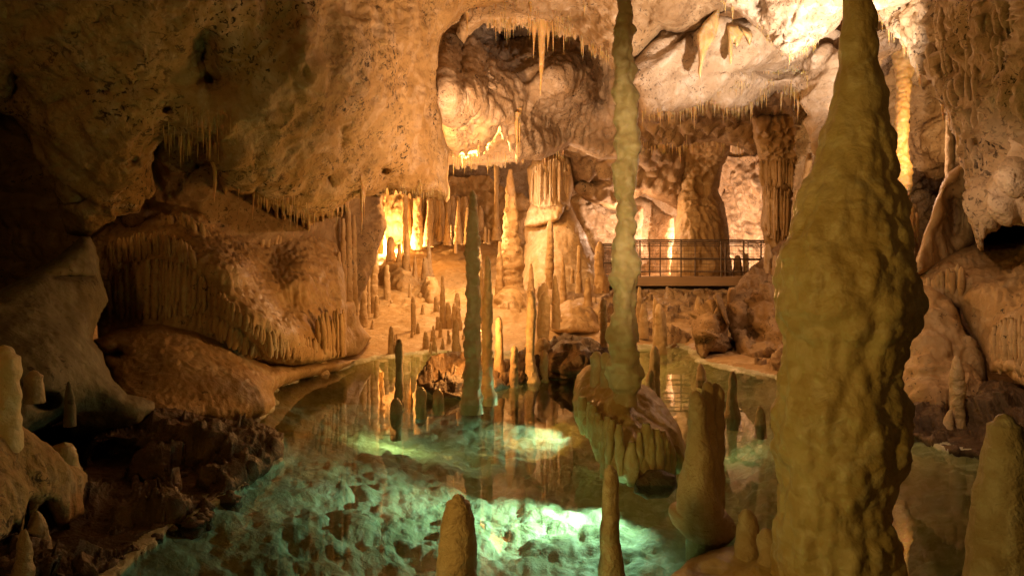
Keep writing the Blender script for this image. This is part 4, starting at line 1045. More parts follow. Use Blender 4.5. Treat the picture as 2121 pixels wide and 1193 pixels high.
# pedestal companions
stal("pale stump on the pedestal rock, left of the slender column", [(727, 1226, 1246), (740, 1223, 1250), (775, 1222, 1250)], M_JADE, d=6.5)
stal("second pale stump on the pedestal rock, touching the slender column", [(729, 1246, 1264), (745, 1244, 1268), (785, 1244, 1268)], M_JADE, d=6.3)
stal("finger-shaped stalagmite in the water just right of the slender column", [(716, 1352, 1360), (730, 1347, 1366), (770, 1345, 1367), (812, 1342, 1368)], M_DRIP, d=9.3)
stal("short stub leaning on the finger-shaped stalagmite right of the slender column", [(766, 1344, 1352), (780, 1338, 1356), (812, 1336, 1358)], M_DRIP, d=9.1)
stal("slim pale-tipped stalagmite in the shallows left of the great column", [(768, 1514, 1522), (780, 1510, 1525), (820, 1508, 1527), (850, 1504, 1530), (866, 1498, 1536)], M_DRIP, d=7.9, lump=0.06)
stal("stumpy cone in the shallows left of the slim pale-tipped stalagmite", [(752, 1448, 1454), (765, 1444, 1460), (786, 1442, 1464)], M_DRIP, d=10.6)
stal("faint low cone in the shallows right of the slim pale-tipped stalagmite", [(840, 1570, 1578), (860, 1566, 1584), (884, 1562, 1588)], M_DRIP, d=7.5)
# left bank and island
stal("tall dark stalagmite standing in the pool near the left bank", [(702, 822, 832), (715, 818, 835), (740, 818, 836), (760, 820, 834), (800, 818, 836), (832, 816, 838)], M_BROWN, d=8.9)
stal("short round-topped stub rising from the water before the tall dark stalagmite", [(823, 812, 828), (838, 809, 832), (860, 808, 833), (890, 808, 832)], M_DRIP, d=8.1)
stal("blunt stub in the water at the island's left tip", [(800, 865, 878), (812, 861, 882), (846, 860, 884)], M_DRIP, d=8.5)
stal("low stub between the island's left tip and the twin stalagmites", [(804, 900, 914), (815, 897, 918), (838, 896, 920)], M_DRIP, d=8.75)
stal("dark knobbed stalagmite on the island just right of the twins", [(655, 1029, 1037), (668, 1026, 1040), (700, 1027, 1042), (740, 1024, 1044), (775, 1020, 1046)], M_BROWN, d=10.2)
stal("short dark post on the rubble island right of centre", [(716, 1060, 1070), (728, 1057, 1073), (785, 1056, 1074)], M_BROWN, d=10.0)
stal("tall rugged stalagmite on the island's right half", [(601, 1098, 1104), (612, 1093, 1109), (660, 1091, 1111), (700, 1089, 1108), (740, 1089, 1107), (775, 1088, 1114), (790, 1084, 1120)], M_DRIP, d=10.4)
stal("bright-rimmed broad stalagmite behind the tall rugged one", [(585, 1122, 1130), (600, 1114, 1138), (640, 1112, 1140), (700, 1112, 1138)], M_DRIP, d=14.2)
stal("second bright-rimmed stalagmite before the broad one, right of the tall rugged one", [(602, 1124, 1134), (616, 1117, 1140), (660, 1116, 1139), (705, 1114, 1136)], M_DRIP, d=13.6)
stal("ribbed pillar-like stalagmite right of the bright-rimmed pair", [(570, 1148, 1152), (590, 1144, 1156), (630, 1142, 1160), (670, 1143, 1161)], M_DRIP, d=14.6)
stal("small round-tipped stalagmite at the foot of the tall rugged one", [(724, 1123, 1131), (736, 1120, 1136), (775, 1118, 1136)], M_DRIP, d=10.6)
stal("lump-topped stalagmite before the bright-rimmed pair", [(698, 1116, 1132), (712, 1108, 1138), (745, 1106, 1142)], M_DRIP, d=11.4)
stal("plain straight stalagmite just left of the slender column", [(616, 1246, 1252), (630, 1243, 1257), (680, 1243, 1258), (735, 1242, 1260)], M_DRIP, d=11.6)
# chamber floor
big = [turned([(350, 1054, 1060), (372, 1050, 1064), (400, 1047, 1068), (440, 1044, 1072), (480, 1042, 1075), (520, 1038, 1082), (550, 1033, 1086), (566, 1036, 1080), (600, 1034, 1084), (650, 1026, 1092)], 20.0, seg=36, step=1.6, seed=9,
              layers=[('fbm', 0.6, 0.06, 2), ('lump', 0.22, 0.10, 1), ('fbm', 0.1, 0.03, 2)])]
thing("stalagmite", big, M_FLOW, "big conical stalagmite with a knobbly skirt and a brightly rimmed left edge, mid chamber", "stalagmite")
stal("knobbly companion stalagmite at the left foot of the big conical one", [(500, 1033, 1038), (530, 1030, 1040), (580, 1028, 1042), (640, 1022, 1046)], M_FLOW, d=19.6, lump=0.3)
stal("tan pillar behind the left side of the big conical stalagmite", [(340, 1023, 1034), (400, 1024, 1033), (440, 1024, 1034), (470, 1022, 1036), (492, 1018, 1040)], M_FLOW, d=27, name="column", cat="column", top=None)
stal("plain tan stalagmite standing before the shrouded formation", [(457, 1135, 1143), (470, 1132, 1146), (520, 1131, 1147), (540, 1130, 1148), (590, 1129, 1146)], M_FLOW, d=19.0)
stal("thin pale post on the cone right of the shrouded formation's stalagmite", [(508, 1196, 1203), (530, 1195, 1204), (570, 1194, 1204), (598, 1192, 1207)], M_FLOW, d=18.4)
stal("short post between the two taller ones on the chamber cone", [(556, 1183, 1189), (578, 1181, 1190)], M_FLOW, d=18.6)
stal("stout irregular pillar beside the walkway's left end", [(500, 1238, 1246), (515, 1233, 1252), (550, 1231, 1250), (580, 1232, 1256), (598, 1230, 1262)], M_FLOW, d=17.6, lump=0.2)
CH = "stalagmites on the left chamber floor"
for lab, prof, dd in [
    ("tall knobbly floor-to-roof column at the left mouth of the chamber", [(385, 768, 783), (450, 768, 784), (520, 767, 783), (560, 768, 784), (600, 766, 782), (650, 766, 783)], None),
    ("slim pale column left of the knobbly one at the chamber mouth", [(420, 761, 767), (500, 760, 767), (600, 759, 767), (655, 758, 768)], None),
    ("stout stalagmite beside the flowstone foot at the chamber mouth", [(568, 749, 756), (582, 746, 760), (640, 745, 760), (676, 743, 762)], None),
    ("small stub at the base of the knobbly chamber column", [(612, 777, 783), (630, 775, 785), (661, 773, 785)], None),
    ("popcorn-covered post before the glowing chamber wall", [(548, 797, 806), (580, 795, 808), (625, 794, 810)], None),
    ("dark stump standing before the brightest glow of the chamber", [(490, 804, 814), (510, 800, 818), (545, 799, 820)], 26.2),
    ("bright-edged stalagmite right of the chamber's brightest glow", [(480, 840, 844), (500, 837, 848), (548, 836, 850)], 25.6),
    ("small glowing stalagmite between the dark stump and the bright-edged one", [(505, 824, 830), (525, 822, 832), (548, 820, 834)], 25.8),
    ("thin glowing stalagmite on a knobbly clump in the chamber centre", [(502, 886, 890), (520, 884, 892), (560, 880, 896), (582, 876, 902)], 23.5),
    ("knobbly clump left of the thin glowing stalagmite", [(533, 876, 884), (550, 874, 888), (580, 872, 892)], 23.3),
    ("tall pale pillar against the chamber's rear wall", [(400, 884, 891), (440, 885, 891), (470, 880, 893), (505, 876, 898)], 27.5),
    ("dark lone post on the bank, thickest of the two left of the greenish twins", [(613, 853, 859), (630, 851, 861), (688, 851, 862)], None),
    ("tiny stub right of the dark lone bank post", [(668, 863, 868), (692, 861, 871)], None),
    ("tall dark tapering stalagmite on the bank left of the greenish twins", [(570, 914, 918), (600, 912, 921), (640, 911, 923), (681, 910, 924)], None),
    ("pale stub at the left foot of the tall dark tapering stalagmite", [(655, 903, 909), (670, 902, 911), (684, 901, 912)], None),
    ("pale knob behind the tall dark tapering stalagmite", [(613, 900, 907), (630, 898, 909), (651, 897, 910)], None),
    ("pale pair-like knob right of the tall dark tapering stalagmite", [(625, 924, 931), (650, 922, 935), (680, 920, 938)], None),
    ("small cone alone on the bank sheet near the water", [(686, 878, 884), (700, 877, 887), (721, 875, 889)], None),
    ("faint little cone right of the small lone bank cone", [(697, 897, 901), (712, 895, 904), (727, 894, 906)], None),
    ("bumpy stalagmite beside the taller greenish twin's foot", [(662, 940, 948), (676, 936, 952), (700, 937, 951), (731, 935, 955)], 12.6),
    ("smooth post at the water's edge on the left bank", [(675, 807, 813), (690, 805, 815), (733, 803, 816)], None),
    ("brown pointed stub at the water's edge below the ribbed flowstone foot", [(727, 664, 669), (740, 660, 674), (775, 654, 684)], None),
    ("knobbly lump column before the rubble on the bank", [(572, 882, 890), (590, 878, 893), (625, 876, 896)], 20.5),
    ("low wide stub in the group before the chamber rise", [(606, 866, 874), (620, 864, 877), (640, 862, 878)], 19.8),
    ("cluster stub just left of the greenish twins, uppermost", [(606, 944, 950), (620, 941, 953), (655, 938, 955)], 17.2),
    ("cluster stub just left of the greenish twins, lower", [(627, 938, 944), (645, 936, 949), (668, 934, 952)], 16.6),
    ("cluster knob at the foot of the greenish twins' left neighbour", [(642, 946, 951), (655, 943, 955), (674, 941, 958)], 16.0),
    ("thin post behind the taller greenish twin, right side", [(550, 995, 999), (590, 993, 1002), (680, 992, 1003)], 16.5),
    ("thin ringed stalagmite at the taller twin's upper left", [(428, 966, 970), (460, 963, 972), (480, 962, 972), (500, 960, 974)], 25),
    ("tiny peg on the chamber floor right of the taller twin", [(470, 1003, 1007), (498, 1001, 1009)], 27),
    ("second tiny peg on the chamber floor right of the taller twin", [(474, 1011, 1014), (500, 1009, 1016)], 27),
    ("short peg in front of the chamber rise", [(500, 941, 946), (519, 940, 947)], 26),
    ("thin peg below the rear dark chamber wall", [(465, 922, 926), (495, 921, 928)], 28),
    ("second thin peg below the rear dark chamber wall", [(465, 933, 936), (496, 932, 938)], 28)]:
    stal(lab, prof, M_DRIP, d=dd, group=CH, lump=0.16)
# right bank of the middle water
stal("paired yellowish stalagmite below the walkway's left half, taller", [(628, 1360, 1370), (645, 1356, 1374), (690, 1355, 1376), (722, 1352, 1380)], M_DRIP, d=14.0, lump=0.14)
stal("paired yellowish stalagmite below the walkway's left half, lower and rear", [(617, 1354, 1360), (630, 1352, 1364), (690, 1352, 1366)], M_DRIP, d=14.3)
stal("short right shoulder of the paired stalagmites below the walkway", [(643, 1370, 1376), (655, 1368, 1380), (705, 1366, 1382)], M_DRIP, d=14.2)
stal("thin leaning stalagmite right behind the slender column below the walkway", [(594, 1322, 1327), (615, 1319, 1330), (665, 1316, 1332)], M_DRIP, d=16.0)
stal("knuckled stalagmite below the walkway beside the slender column", [(629, 1328, 1336), (645, 1326, 1340), (690, 1322, 1344)], M_DRIP, d=15.5, lump=0.2)
stal("small glowing tooth of rock left of the pointed boulder", [(613, 1443, 1449), (625, 1440, 1453), (640, 1438, 1458)], M_DRIP, d=14.6)
stal("thin sunlit-looking spire at the great column's upper left edge", [(317, 1672, 1680), (335, 1668, 1682), (360, 1664, 1676), (385, 1660, 1672), (400, 1656, 1668)], M_DRIP, d=15.6)
stal("lower glowing spire leaning along the great column's left edge", [(393, 1646, 1656), (420, 1642, 1656), (470, 1638, 1650), (520, 1630, 1650)], M_DRIP, d=15.2)
stal("small knobbed stalagmite at the walkway's right end", [(505, 1586, 1594), (520, 1583, 1598), (545, 1582, 1600), (570, 1580, 1602)], M_DRIP, d=15.6, lump=0.25)
stal("second smaller stalagmite at the walkway's right end", [(528, 1602, 1608), (545, 1600, 1611), (565, 1598, 1612)], M_DRIP, d=15.4, lump=0.2)
stal("dark stubby stalagmite silhouetted behind the walkway railing", [(528, 1524, 1532), (536, 1521, 1535), (548, 1519, 1536), (575, 1517, 1540)], M_BROWN, d=24.5)
stal("second dark post silhouetted behind the walkway railing", [(525, 1542, 1549), (545, 1540, 1551), (575, 1539, 1552)], M_BROWN, d=24.3)
# right chamber
stal("glowing ragged column in the right chamber, right of the great column",
     [(60, 1846, 1900), (110, 1850, 1898), (140, 1854, 1894), (165, 1859, 1886), (190, 1858, 1884), (220, 1856, 1882), (270, 1855, 1880), (320, 1850, 1880), (335, 1850, 1884), (350, 1848, 1888), (390, 1846, 1886), (420, 1852, 1882), (450, 1862, 1880), (480, 1866, 1886), (505, 1864, 1892)], M_STRAW, d=14.2, name="column", cat="column", seg=36, step=1.8,
     layers=[('fbm', 0.25, 0.05, 3), ('lump', 0.10, 0.045, 1), ('fbm', 0.05, 0.012, 2)], top=None)
stal("lit stub at the right foot of the glowing ragged column", [(428, 1885, 1892), (450, 1882, 1895), (500, 1880, 1896)], M_STRAW, d=14.6, lump=0.25)
stal("smaller lit stub beside the glowing ragged column, outermost", [(440, 1896, 1900), (460, 1894, 1903), (500, 1893, 1904)], M_STRAW, d=14.8, lump=0.25)
stal("smooth cream column under the descending right wall", [(240, 1960, 1974), (300, 1959, 1978), (360, 1959, 1976)], M_DRIP, d=12.0, name="column", cat="column", top=None)
for lab, prof, dd in [
    ("knobbly roof-high column just right of the chamber's brightest glow", [(388, 832, 846), (440, 834, 844), (480, 833, 846), (530, 830, 850)], 27.0),
    ("broad fluted column in the middle of the chamber's rear wall", [(395, 856, 878), (430, 858, 874), (470, 856, 876), (512, 850, 882)], 28.0),
    ("slim column at the right of the chamber's rear wall", [(400, 908, 915), (450, 909, 914), (495, 905, 918)], 28.4),
    ("pointed half-height stalagmite on the chamber's rear slope", [(440, 924, 928), (470, 921, 931), (502, 918, 935)], 27.5),
    ("tapering tall stalagmite beside the taller greenish twin's top", [(415, 947, 951), (450, 944, 954), (500, 940, 958)], 27.0),
    ("leaning rugged stalagmite in the chamber behind the two greenish twins", [(505, 988, 993), (540, 984, 998), (600, 980, 1004)], 21.5),
    ("knob-headed column at the chamber's far left, behind the knobbly one", [(398, 788, 800), (430, 786, 798), (470, 787, 797), (520, 784, 800)], 27.4),
    ("short fat stalagmite on the glowing flowstone block", [(525, 836, 846), (540, 833, 849), (562, 830, 852)], 22.6),
    ("thin spike on the glowing flowstone block", [(530, 858, 861), (550, 856, 863), (575, 853, 866)], 22.4),
    ("bulky ringed stalagmite on the chamber slope left of the big conical one", [(560, 1004, 1012), (585, 1000, 1016), (640, 996, 1020)], 19.0),
    ("pointed stalagmite on the slope right of the big conical one", [(545, 1098, 1102), (580, 1094, 1106), (640, 1088, 1110)], 18.6),
    ("tall thin stalagmite between the plain tan one and the pale post", [(530, 1164, 1168), (570, 1162, 1171), (625, 1158, 1174)], 18.0),
    ("stumpy stalagmite low on the chamber cone's right flank", [(575, 1214, 1221), (590, 1211, 1224), (625, 1208, 1228)], 17.5)]:
    stal(lab, prof, M_FLOW, d=dd, group=CH, lump=0.22, top=None if prof[0][0] < 402 and prof[0][2] - prof[0][1] > 6 else 'round', name="column" if prof[0][0] < 402 else "stalagmite", cat="column" if prof[0][0] < 402 else "stalagmite")
rs_ = np.random.RandomState(5)
for k in range(64):
    py = 585 + 150 * rs_.rand() ** 0.8
    px = rs_.uniform(770, 1250) if py < 690 else rs_.uniform(800, 960)
    d = ground(px, py)
    hw = rs_.uniform(1.5, 4.2) * 16 / d
    h = hw * rs_.uniform(3, 9)
    le = rs_.uniform(-0.06, 0.06) * h
    stal("small tan stalagmite among the many dotting the chamber floor", [(py - h, px + le - hw * 0.4, px + le + hw * 0.4), (py - h * 0.8, px + le * 0.8 - hw * 0.75, px + le * 0.8 + hw * 0.75), (py - h * 0.3, px - hw, px + hw), (py + 2, px - hw * 1.5, px + hw * 1.5)],
         M_DRIP, d=d, group="small stalagmites dotting the chamber floor", lump=0.28, seed=k)
# ribbed cluster of columns where the left bank meets the chamber
RC = "ribbed columns beside the left flowstone mound"
for k, (x0, x1, ya, yb, dd) in enumerate([(706, 716, 452, 660, 12.4), (715, 728, 430, 650, 12.6), (727, 738, 445, 640, 12.8), (696, 707, 520, 680, 12.0), (690, 698, 480, 640, 12.6), (736, 744, 470, 600, 13.2), (672, 682, 440, 560, 12.8), (655, 666, 440, 540, 12.8), (640, 650, 440, 515, 12.6)]):
    stal("ribbed tan column in the close row between the cone-shaped mound and the chamber mouth", [(ya, x0 + 2, x1 - 2), (ya + 30, x0, x1), ((ya + yb) / 2, x0 - 1, x1 + 1), (yb, x0 - 4, x1 + 4)], M_FLOW, d=dd, group=RC, name="column", cat="column", seed=k, lump=0.2)
R_FOOT = Rock([(690, 640), (712, 620), (735, 622), (742, 650), (748, 672), (770, 700), (740, 735), (700, 742), (690, 700)], [(700, 660, 11.9), (740, 640, 12.6), (740, 710, 12.6), (700, 720, 11.6)], MOUND, step=2.6, edge=(18, 0.5), seed=141, rough=1.4)
thing("flowstone_mound", [R_FOOT.part], M_FLOW, "smooth bulging flowstone foot under the ribbed columns at the chamber mouth", "flowstone")


# ------------------------------------------------------------------ stalactites
def icicle_mesh(k):
    rs = np.random.RandomState(200 + k)
    t = np.linspace(0, 1, 9)
    r = (1 - t) ** rs.uniform(0.65, 1.1) * (1 - 0.25 * t)
    r = np.maximum(r * (1 + 0.18 * rs.randn(9) * (t > 0)), 0.05)
    r[0] = 1.5
    bx, by = np.cumsum(rs.randn(9)) * 0.06, np.cumsum(rs.randn(9)) * 0.06
    a = np.arange(8) / 8 * 2 * np.pi
    v = np.stack([bx[:, None] + r[:, None] * np.cos(a), by[:, None] + r[:, None] * np.sin(a), np.repeat(-t[:, None], 8, 1)], -1).reshape(-1, 3)
    i = np.arange(72).reshape(9, 8)
    q = np.stack([i[:-1], np.roll(i[:-1], -1, 1), np.roll(i[1:], -1, 1), i[1:]], -1).reshape(-1, 4)
    q = np.concatenate([q, [[64, 67, 66, 65], [64, 69, 68, 67], [64, 71, 70, 69]]])
    me = make_mesh("stalactite", v, q[:, ::-1])
    return me


ICE = [icicle_mesh(k) for k in range(12)]
for me in ICE: me.materials.append(M_STRAW)
KNOB = [icicle_mesh(20 + k) for k in range(6)]
for me in KNOB: me.materials.append(M_CEIL)
N_ICE = [0]


def icicle(root, length, width, label, group=None, mesh=None):
    k = N_ICE[0]; N_ICE[0] += 1
    o = bpy.data.objects.new("stalactite", mesh or ICE[k % 12])
    o.location = root
    o.scale = (width, width, length)
    o.rotation_euler = (random.gauss(0, 0.02), random.gauss(0, 0.02), random.random() * 6.28)
    o["label"] = label; o["category"] = "stalactite"
    if group: o["group"] = group
    COL.objects.link(o)
    return o


STRAWS = []


def straw(root, L, w, seg=5):
    """one tiny straw of the mass that nobody could count"""
    a = np.arange(seg) / seg * 2 * np.pi
    ring = np.stack([np.cos(a), np.sin(a), np.zeros(seg)], 1)
    j = np.random.RandomState(len(STRAWS)).randn(2) * 0.02 * L
    v = np.concatenate([root + ring * w * 1.3, root + ring * w * 0.7 + [j[0], j[1], -0.45 * L], root + ring * w * 0.12 + [j[0], j[1], -L]])
    i = np.arange(seg); k = (i + 1) % seg
    STRAWS.append((v, np.concatenate([np.stack([i, i + seg, k + seg, k], 1), np.stack([i + seg, i + 2 * seg, k + 2 * seg, k + seg], 1)])))


def hang(rock, path, n, length, width, label, group, seed=0, up=5, power=1.7, share=0.6, mass=4.2):
    rs = np.random.RandomState(seed)
    path = np.array(path, float)
    s = np.concatenate([[0], np.cumsum(np.hypot(*np.diff(path, axis=0).T))])
    cl = np.sort(rs.rand(max(3, n // 4)))                      # they gather in clusters
    nb = max(2, int(round(n * share)))
    for k in range(nb + int(n * mass)):
        t = rs.rand() if rs.rand() < 0.45 else np.clip(cl[rs.randint(len(cl))] + rs.randn() * 0.03, 0, 1)
        px, py = np.interp(t * s[-1], s, path[:, 0]), np.interp(t * s[-1], s, path[:, 1])
        dy = up + abs(rs.randn()) * (4 if k < nb else 9)
        root = rock.at(px, py - dy)
        m = root[1] / F
        q = rs.rand() ** power
        if k < nb:
            icicle(root + [0, 0.02, 0.03], (length[0] + (length[1] - length[0]) * q + dy) * m + 0.03, (width[0] + (width[1] - width[0]) * (0.7 * q + 0.3 * rs.rand())) * m * 0.45, label, group)
        else:
            straw(root + [0, 0.0, 0.02], (0.25 * length[0] + 0.45 * (length[1] - length[0]) * q + dy * 0.8) * m + 0.02, width[0] * rs.uniform(0.3, 0.6) * m * 0.5)


def scatter(rock, pts, length, width, label, group, seed=0):
    rs = np.random.RandomState(seed)
    for k, (px, py) in enumerate(pts):
        root = rock.at(px, py); m = root[1] / F
        o = icicle(root + [0, -0.05, 0.08], rs.uniform(*length) * m, rs.uniform(*width) * m * 0.5, label, group, KNOB[k % 6])
        o.rotation_euler = (0.1 * rs.randn(), rs.uniform(-0.5, -0.1), 0)


G = "stalactites fringing the %s"
hang(R_OVER, [(338, 290), (372, 286), (400, 298), (440, 305), (470, 318)], 16, (18, 60), (4, 8), "thin brown stalactite before the dark recess of the left overhang", G % "left recess", 1, 14)
hang(R_OVER, [(380, 240), (420, 240), (460, 250), (490, 262)], 12, (20, 60), (4, 7), "thin brown stalactite on the left overhang's face above its recess", G % "left overhang's face", 21, 4)
hang(R_OVER, [(530, 405), (600, 430), (650, 446), (722, 425)], 26, (10, 46), (3, 6), "thin stalactite along the lip above the ribbed columns", G % "left overhang's lip", 2, 6)
hang(R_OVER, [(800, 392), (850, 402), (930, 412)], 18, (5, 18), (2, 4), "tiny stalactite along the overhang's lip beside the twin stalagmites", G % "overhang's right lip", 3, 5)
for (px, py, L, w, lab) in [(466, 330, 82, 12, "longest brown stalactite hanging at the right end of the left recess"), (419, 245, 72, 6, "long thin stalactite above the left recess"), (432, 250, 78, 6, "second long thin stalactite above the left recess"), (495, 370, 32, 6, "short stalactite right of the longest brown one")]:
    r = R_OVER.at(px, py); icicle(r + [0, -0.02, 0.05], L * r[1] / F, w * r[1] / F / 2, lab)
hang(R_OVER, [(735, 380), (745, 375)], 2, (70, 100), (6, 9), "smooth stalactite hanging where the overhang meets the chamber mouth", G % "chamber mouth", 4, 0)
hang(R_LIP, [(1006, 48), (1060, 52), (1120, 54), (1160, 64), (1198, 72)], 40, (10, 48), (3, 6), "thin yellowish stalactite along the central roof lip", G % "central roof lip", 5, 6)
hang(R_LIP, [(975, 12), (1040, 6), (1090, 8), (1150, 24), (1190, 40)], 24, (8, 30), (2.5, 4.5), "short straw stalactite under the upper edge of the central roof", G % "upper central roof", 6, 0)
hang(R_LIP, [(1205, 85), (1230, 105), (1262, 130)], 10, (10, 34), (4, 8), "pale stalactite on the descending corner beside the slender column", G % "roof corner", 7, 6)
for (px, py, L, w, lab) in [(1125, 46, 158, 22, "longest stalactite, tan with a white tip, hanging from the central roof"), (1108, 48, 78, 14, "dagger stalactite left of the longest one"), (1137, 52, 62, 12, "shorter stalactite right of the longest one"), (1099, 0, 36, 8, "bright spike above the dagger stalactite"),
                            (966, 30, 56, 8, "thin pale stalactite at the arch's left shoulder"), (1209, 10, 34, 6, "lone stalactite at the roof left of the slender column"), (1284, 180, 44, 10, "pointed stalactite touching the slender column's right side")]:
    R = R_LIP if px < 1280 else R_E1
    r = R.at(px, py); icicle(r + [0, -0.03, 0.05], L * r[1] / F, w * r[1] / F / 2, lab)
hang(R_CURT, [(938, 318), (960, 316), (985, 312), (1004, 302), (1024, 282), (1034, 262), (1050, 262), (1070, 300)], 36, (8, 38), (2, 5), "glowing thin stalactite on the lit drapery edge of the dome", G % "lit drapery", 8, 6)
for (px, py, L, w, lab) in [(1058, 240, 96, 12, "long glowing stalactite at the drapery's right end"), (994, 300, 44, 8, "bright tooth in the middle of the drapery edge"), (1065, 230, 100, 8, "thin dark stalactite right of the long glowing one")]:
    r = R_DOME.at(px, py); icicle(r + [0, -0.03, 0.05], L * r[1] / F, w * r[1] / F / 2, lab)
hang(R_MID, [(940, 340), (1000, 338), (1085, 330)], 26, (6, 24), (2, 4), "tiny pale stalactite in the row behind the drapery", G % "shelf behind the drapery", 9, 4)
hang(R_MID, [(1120, 318), (1178, 330)], 4, (20, 60), (5, 9), "dim stalactite over the shrouded formation", G % "roof over the shrouded formation", 10, 2)
hang(R_MID, [(1180, 240), (1230, 230), (1280, 245)], 12, (12, 40), (3, 5), "brown stalactite on the dim roof left of the slender column", G % "dim middle roof", 11, 0)
hang(R_E1, [(1338, 236), (1370, 236), (1410, 226), (1440, 218), (1465, 212), (1480, 216), (1508, 226), (1530, 228), (1558, 222), (1580, 207), (1600, 194), (1640, 198), (1664, 216)], 52, (6, 40), (2.5, 6), "thin stalactite along the fringed lower edge of the pale roof block", G % "pale roof block", 12, 5)
hang(R_E1, [(1480, 190), (1520, 175), (1580, 155), (1640, 150), (1680, 165)], 30, (12, 34), (2.5, 4.5), "straw stalactite in the upper row on the pale roof block", G % "pale roof block's upper row", 13, 0)
for (px, py, L, w, lab) in [(1617, 190, 48, 7, "longest stalactite under the dark gap over the walkway"),
                            (1653, 200, 60, 9, "long stalactite left of the hanging pale tongue"), (1634, 108, 36, 6, "thin spike at the tip of the floodlit wedge")]:
    R = R_E2 if "wedge" in lab else R_E1
    r = R.at(px, py); icicle(r + [0, -0.04, 0.06], L * r[1] / F, w * r[1] / F / 2, lab)
hang(R_E2, [(1500, 10), (1560, 56), (1600, 96), (1634, 118), (1660, 110), (1690, 90)], 16, (5, 24), (2.5, 5), "tiny bright spike under the floodlit roof wedge", G % "floodlit wedge", 14, 5)
hang(R_UNDER, [(1320, 300), (1400, 300), (1460, 318), (1500, 320), (1560, 320)], 22, (8, 40), (3, 6), "brown stalactite under the dark roof over the walkway", G % "walkway roof", 15, 3)
hang(R_RC, [(1862, 165), (1900, 180)], 8, (10, 30), (4, 7), "lit stalactite around the top of the glowing ragged column", G % "glowing column's top", 16, 0)
r = R_RC.at(1888, 180); icicle(r + [0, -1.6, 0], 86 * 14 / F, 12 * 14 / F / 2, "yellow stalactite hanging right beside the glowing ragged column")
hang(R_RIGHT, [(1810, 30), (1852, 62), (1890, 116), (1912, 180)], 10, (10, 40), (5, 10), "pale stalactite along the right wall's descending edge", G % "right wall's edge", 17, 6)
hang(R_RIGHT, [(1950, 215), (1985, 285), (2000, 330)], 6, (10, 34), (5, 9), "pale stalactite along the lower part of the right wall's edge", G % "right wall's lower edge", 18, 6)
rs_ = np.random.RandomState(77)
pts = [(1900 + 210 * a, 10 + 260 * b) for a, b in rs_.rand(60, 2)]
pts = [p for p in pts if p[1] < 20 + (p[0] - 1850) * 1.5][:44]
scatter(R_RIGHT, pts, (30, 95), (12, 26), "fat knobby stalactite on the face of the right wall", "stalactites studding the right wall", 19)
place("straw_stalactites", STRAWS, M_STRAW, kind='stuff', label="countless tiny straw stalactites along every lip of the roof", category="stalactites")
print("stalactites:", N_ICE[0], len(STRAWS))


# loose stones along the pool's left edge
rs_ = np.random.RandomState(31)
_edge = np.array([(262, 1168), (330, 1112), (405, 1066), (455, 1040), (505, 1010), (560, 972), (588, 940)], float)
for k in range(22):
    t = rs_.rand() * 6
    px, py = np.interp(t, range(7), _edge[:, 0]), np.interp(t, range(7), _edge[:, 1])
    px += rs_.uniform(-34, 14); py += rs_.uniform(-8, 12)
    hw = rs_.uniform(7, 22); h = hw * rs_.uniform(0.7, 1.2)
    d = F * H / (py - CY)
    m = d / F
    thing("stone", [turned([(py - h, px - hw * 0.5, px + hw * 0.5), (py - h * 0.5, px - hw, px + hw), (py + h * 0.4, px - hw * 0.9, px + hw * 0.9)], d, seg=18, step=2.5, seed=k, sink=0.05,
           layers=[('facet', hw * m * 0.9, hw * m * 0.5, 1), ('facet', hw * m * 0.4, hw * m * 0.15, 1), ('fbm', hw * m * 0.3, hw * m * 0.06, 2)])], M_DARK, "small dark broken stone at the waterline of the left shore", "stone", "stones along the left waterline")


# ------------------------------------------------------------------ walkway
def bar(a, b, r, seg=6):
    a, b = np.array(a, float), np.array(b, float)
    t = (b - a) / np.linalg.norm(b - a)
    u = np.cross(t, [0, 0, 1.0]) if abs(t[2]) < 0.9 else np.cross(t, [0, 1.0, 0])
    u /= np.linalg.norm(u); w = np.cross(t, u)
    an = np.arange(seg) / seg * 2 * np.pi + 0.3
    ring = r * (np.cos(an)[:, None] * u + np.sin(an)[:, None] * w)
    v = np.concatenate([a + ring, b + ring])
    i = np.arange(seg)
    return v, np.stack([i, (i + 1) % seg, seg + (i + 1) % seg, seg + i], 1)


def box(lo, hi):
    lo, hi = np.array(lo, float), np.array(hi, float)
    v = np.array([[(lo, hi)[i][0], (lo, hi)[j][1], (lo, hi)[k][2]] for i in (0, 1) for j in (0, 1) for k in (0, 1)])
    return v, np.array([[0, 1, 3, 2], [4, 6, 7, 5], [0, 4, 5, 1], [2, 3, 7, 6], [0, 2, 6, 4], [1, 5, 7, 3]])


BY = 21.0
bx = lambda px: (px - CX) / F * BY
bz = lambda py: H + (CY - py) / F * BY
wk = link("footbridge", None, None, loc=(bx(1420), BY, bz(590)), label="dark metal footbridge with thin railings crossing the back of the cave", category="footbridge")
wo = np.array(wk.location)


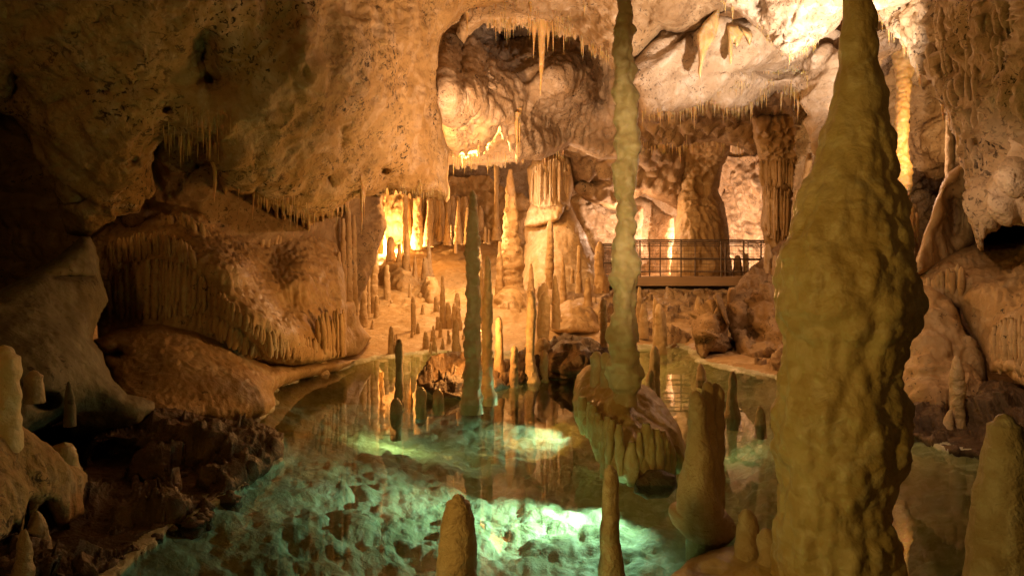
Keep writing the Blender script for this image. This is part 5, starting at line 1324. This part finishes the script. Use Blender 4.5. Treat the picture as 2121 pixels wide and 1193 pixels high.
def wpart(name, parts, mat, parent=wk):
    vs, qs, n = [], [], 0
    for v, q in parts:
        vs.append(v - wo); qs.append(q + n); n += len(v)
    return link(name, make_mesh(name, np.concatenate(vs), np.concatenate(qs), smooth=False), mat, parent)


ZD, ZT = bz(573), bz(498)
wpart("deck", [box((bx(1236), BY + 0.05, ZD - 0.06), (bx(1640), BY + 1.5, ZD))], M_WOOD)
wpart("beam", [box((bx(1236), BY - 0.03, bz(592)), (bx(1640), BY + 0.045, ZD - 0.015))], M_WOOD)
wpart("beam", [box((bx(1236), BY + 1.505, bz(592)), (bx(1640), BY + 1.58, ZD - 0.015))], M_WOOD)
for yy, pxs, tag in ((BY, (1250, 1268, 1326, 1411, 1494, 1541, 1577), 'front'), (BY + 1.5, (1300, 1346, 1368, 1440, 1503, 1550, 1600), 'rear')):
    s = yy / BY
    def X(px): return (px - CX) / F * yy
    def Zc(px, base): return base + 0.04 * math.cos((px - 1420) / 170 * 1.2) - (0.10 if px < 1300 else 0.0)
    cols = np.linspace(1242, 1596, 16)
    rail = wpart("railing", [bar((X(a), yy, Zc(a, ZT - 0.03)), (X(b), yy, Zc(b, ZT - 0.03)), 0.026, 8) for a, b in zip(cols[:-1], cols[1:])], M_STEEL)
    for zz, rr in ((ZT - 0.15, 0.015), (ZD + 0.52, 0.018), (ZD + 0.12, 0.018)):
        wpart("rail_bar", [bar((X(a), yy, Zc(a, zz)), (X(b), yy, Zc(b, zz)), rr, 6) for a, b in zip(cols[:-1], cols[1:])], M_STEEL, rail)
    for px in pxs:
        wpart("post", [bar((X(px), yy + 0.03, ZD - 0.2), (X(px), yy + 0.03, Zc(px, ZT - 0.03)), 0.026 if yy == BY else 0.02, 6)], M_STEEL, rail)
    if yy == BY:
        mesh = [bar((X(px), yy + 0.02, ZD + 0.12), (X(px), yy + 0.02, ZT - 0.15), 0.004, 4) for px in np.arange(1246, 1594, 7.5)]
        mesh += [bar((X(1242), yy + 0.02, z), (X(1594), yy + 0.02, z), 0.004, 4) for z in np.arange(ZD + 0.2, ZT - 0.2, 0.10)]
        wpart("wire_panel", mesh, M_STEEL, rail)
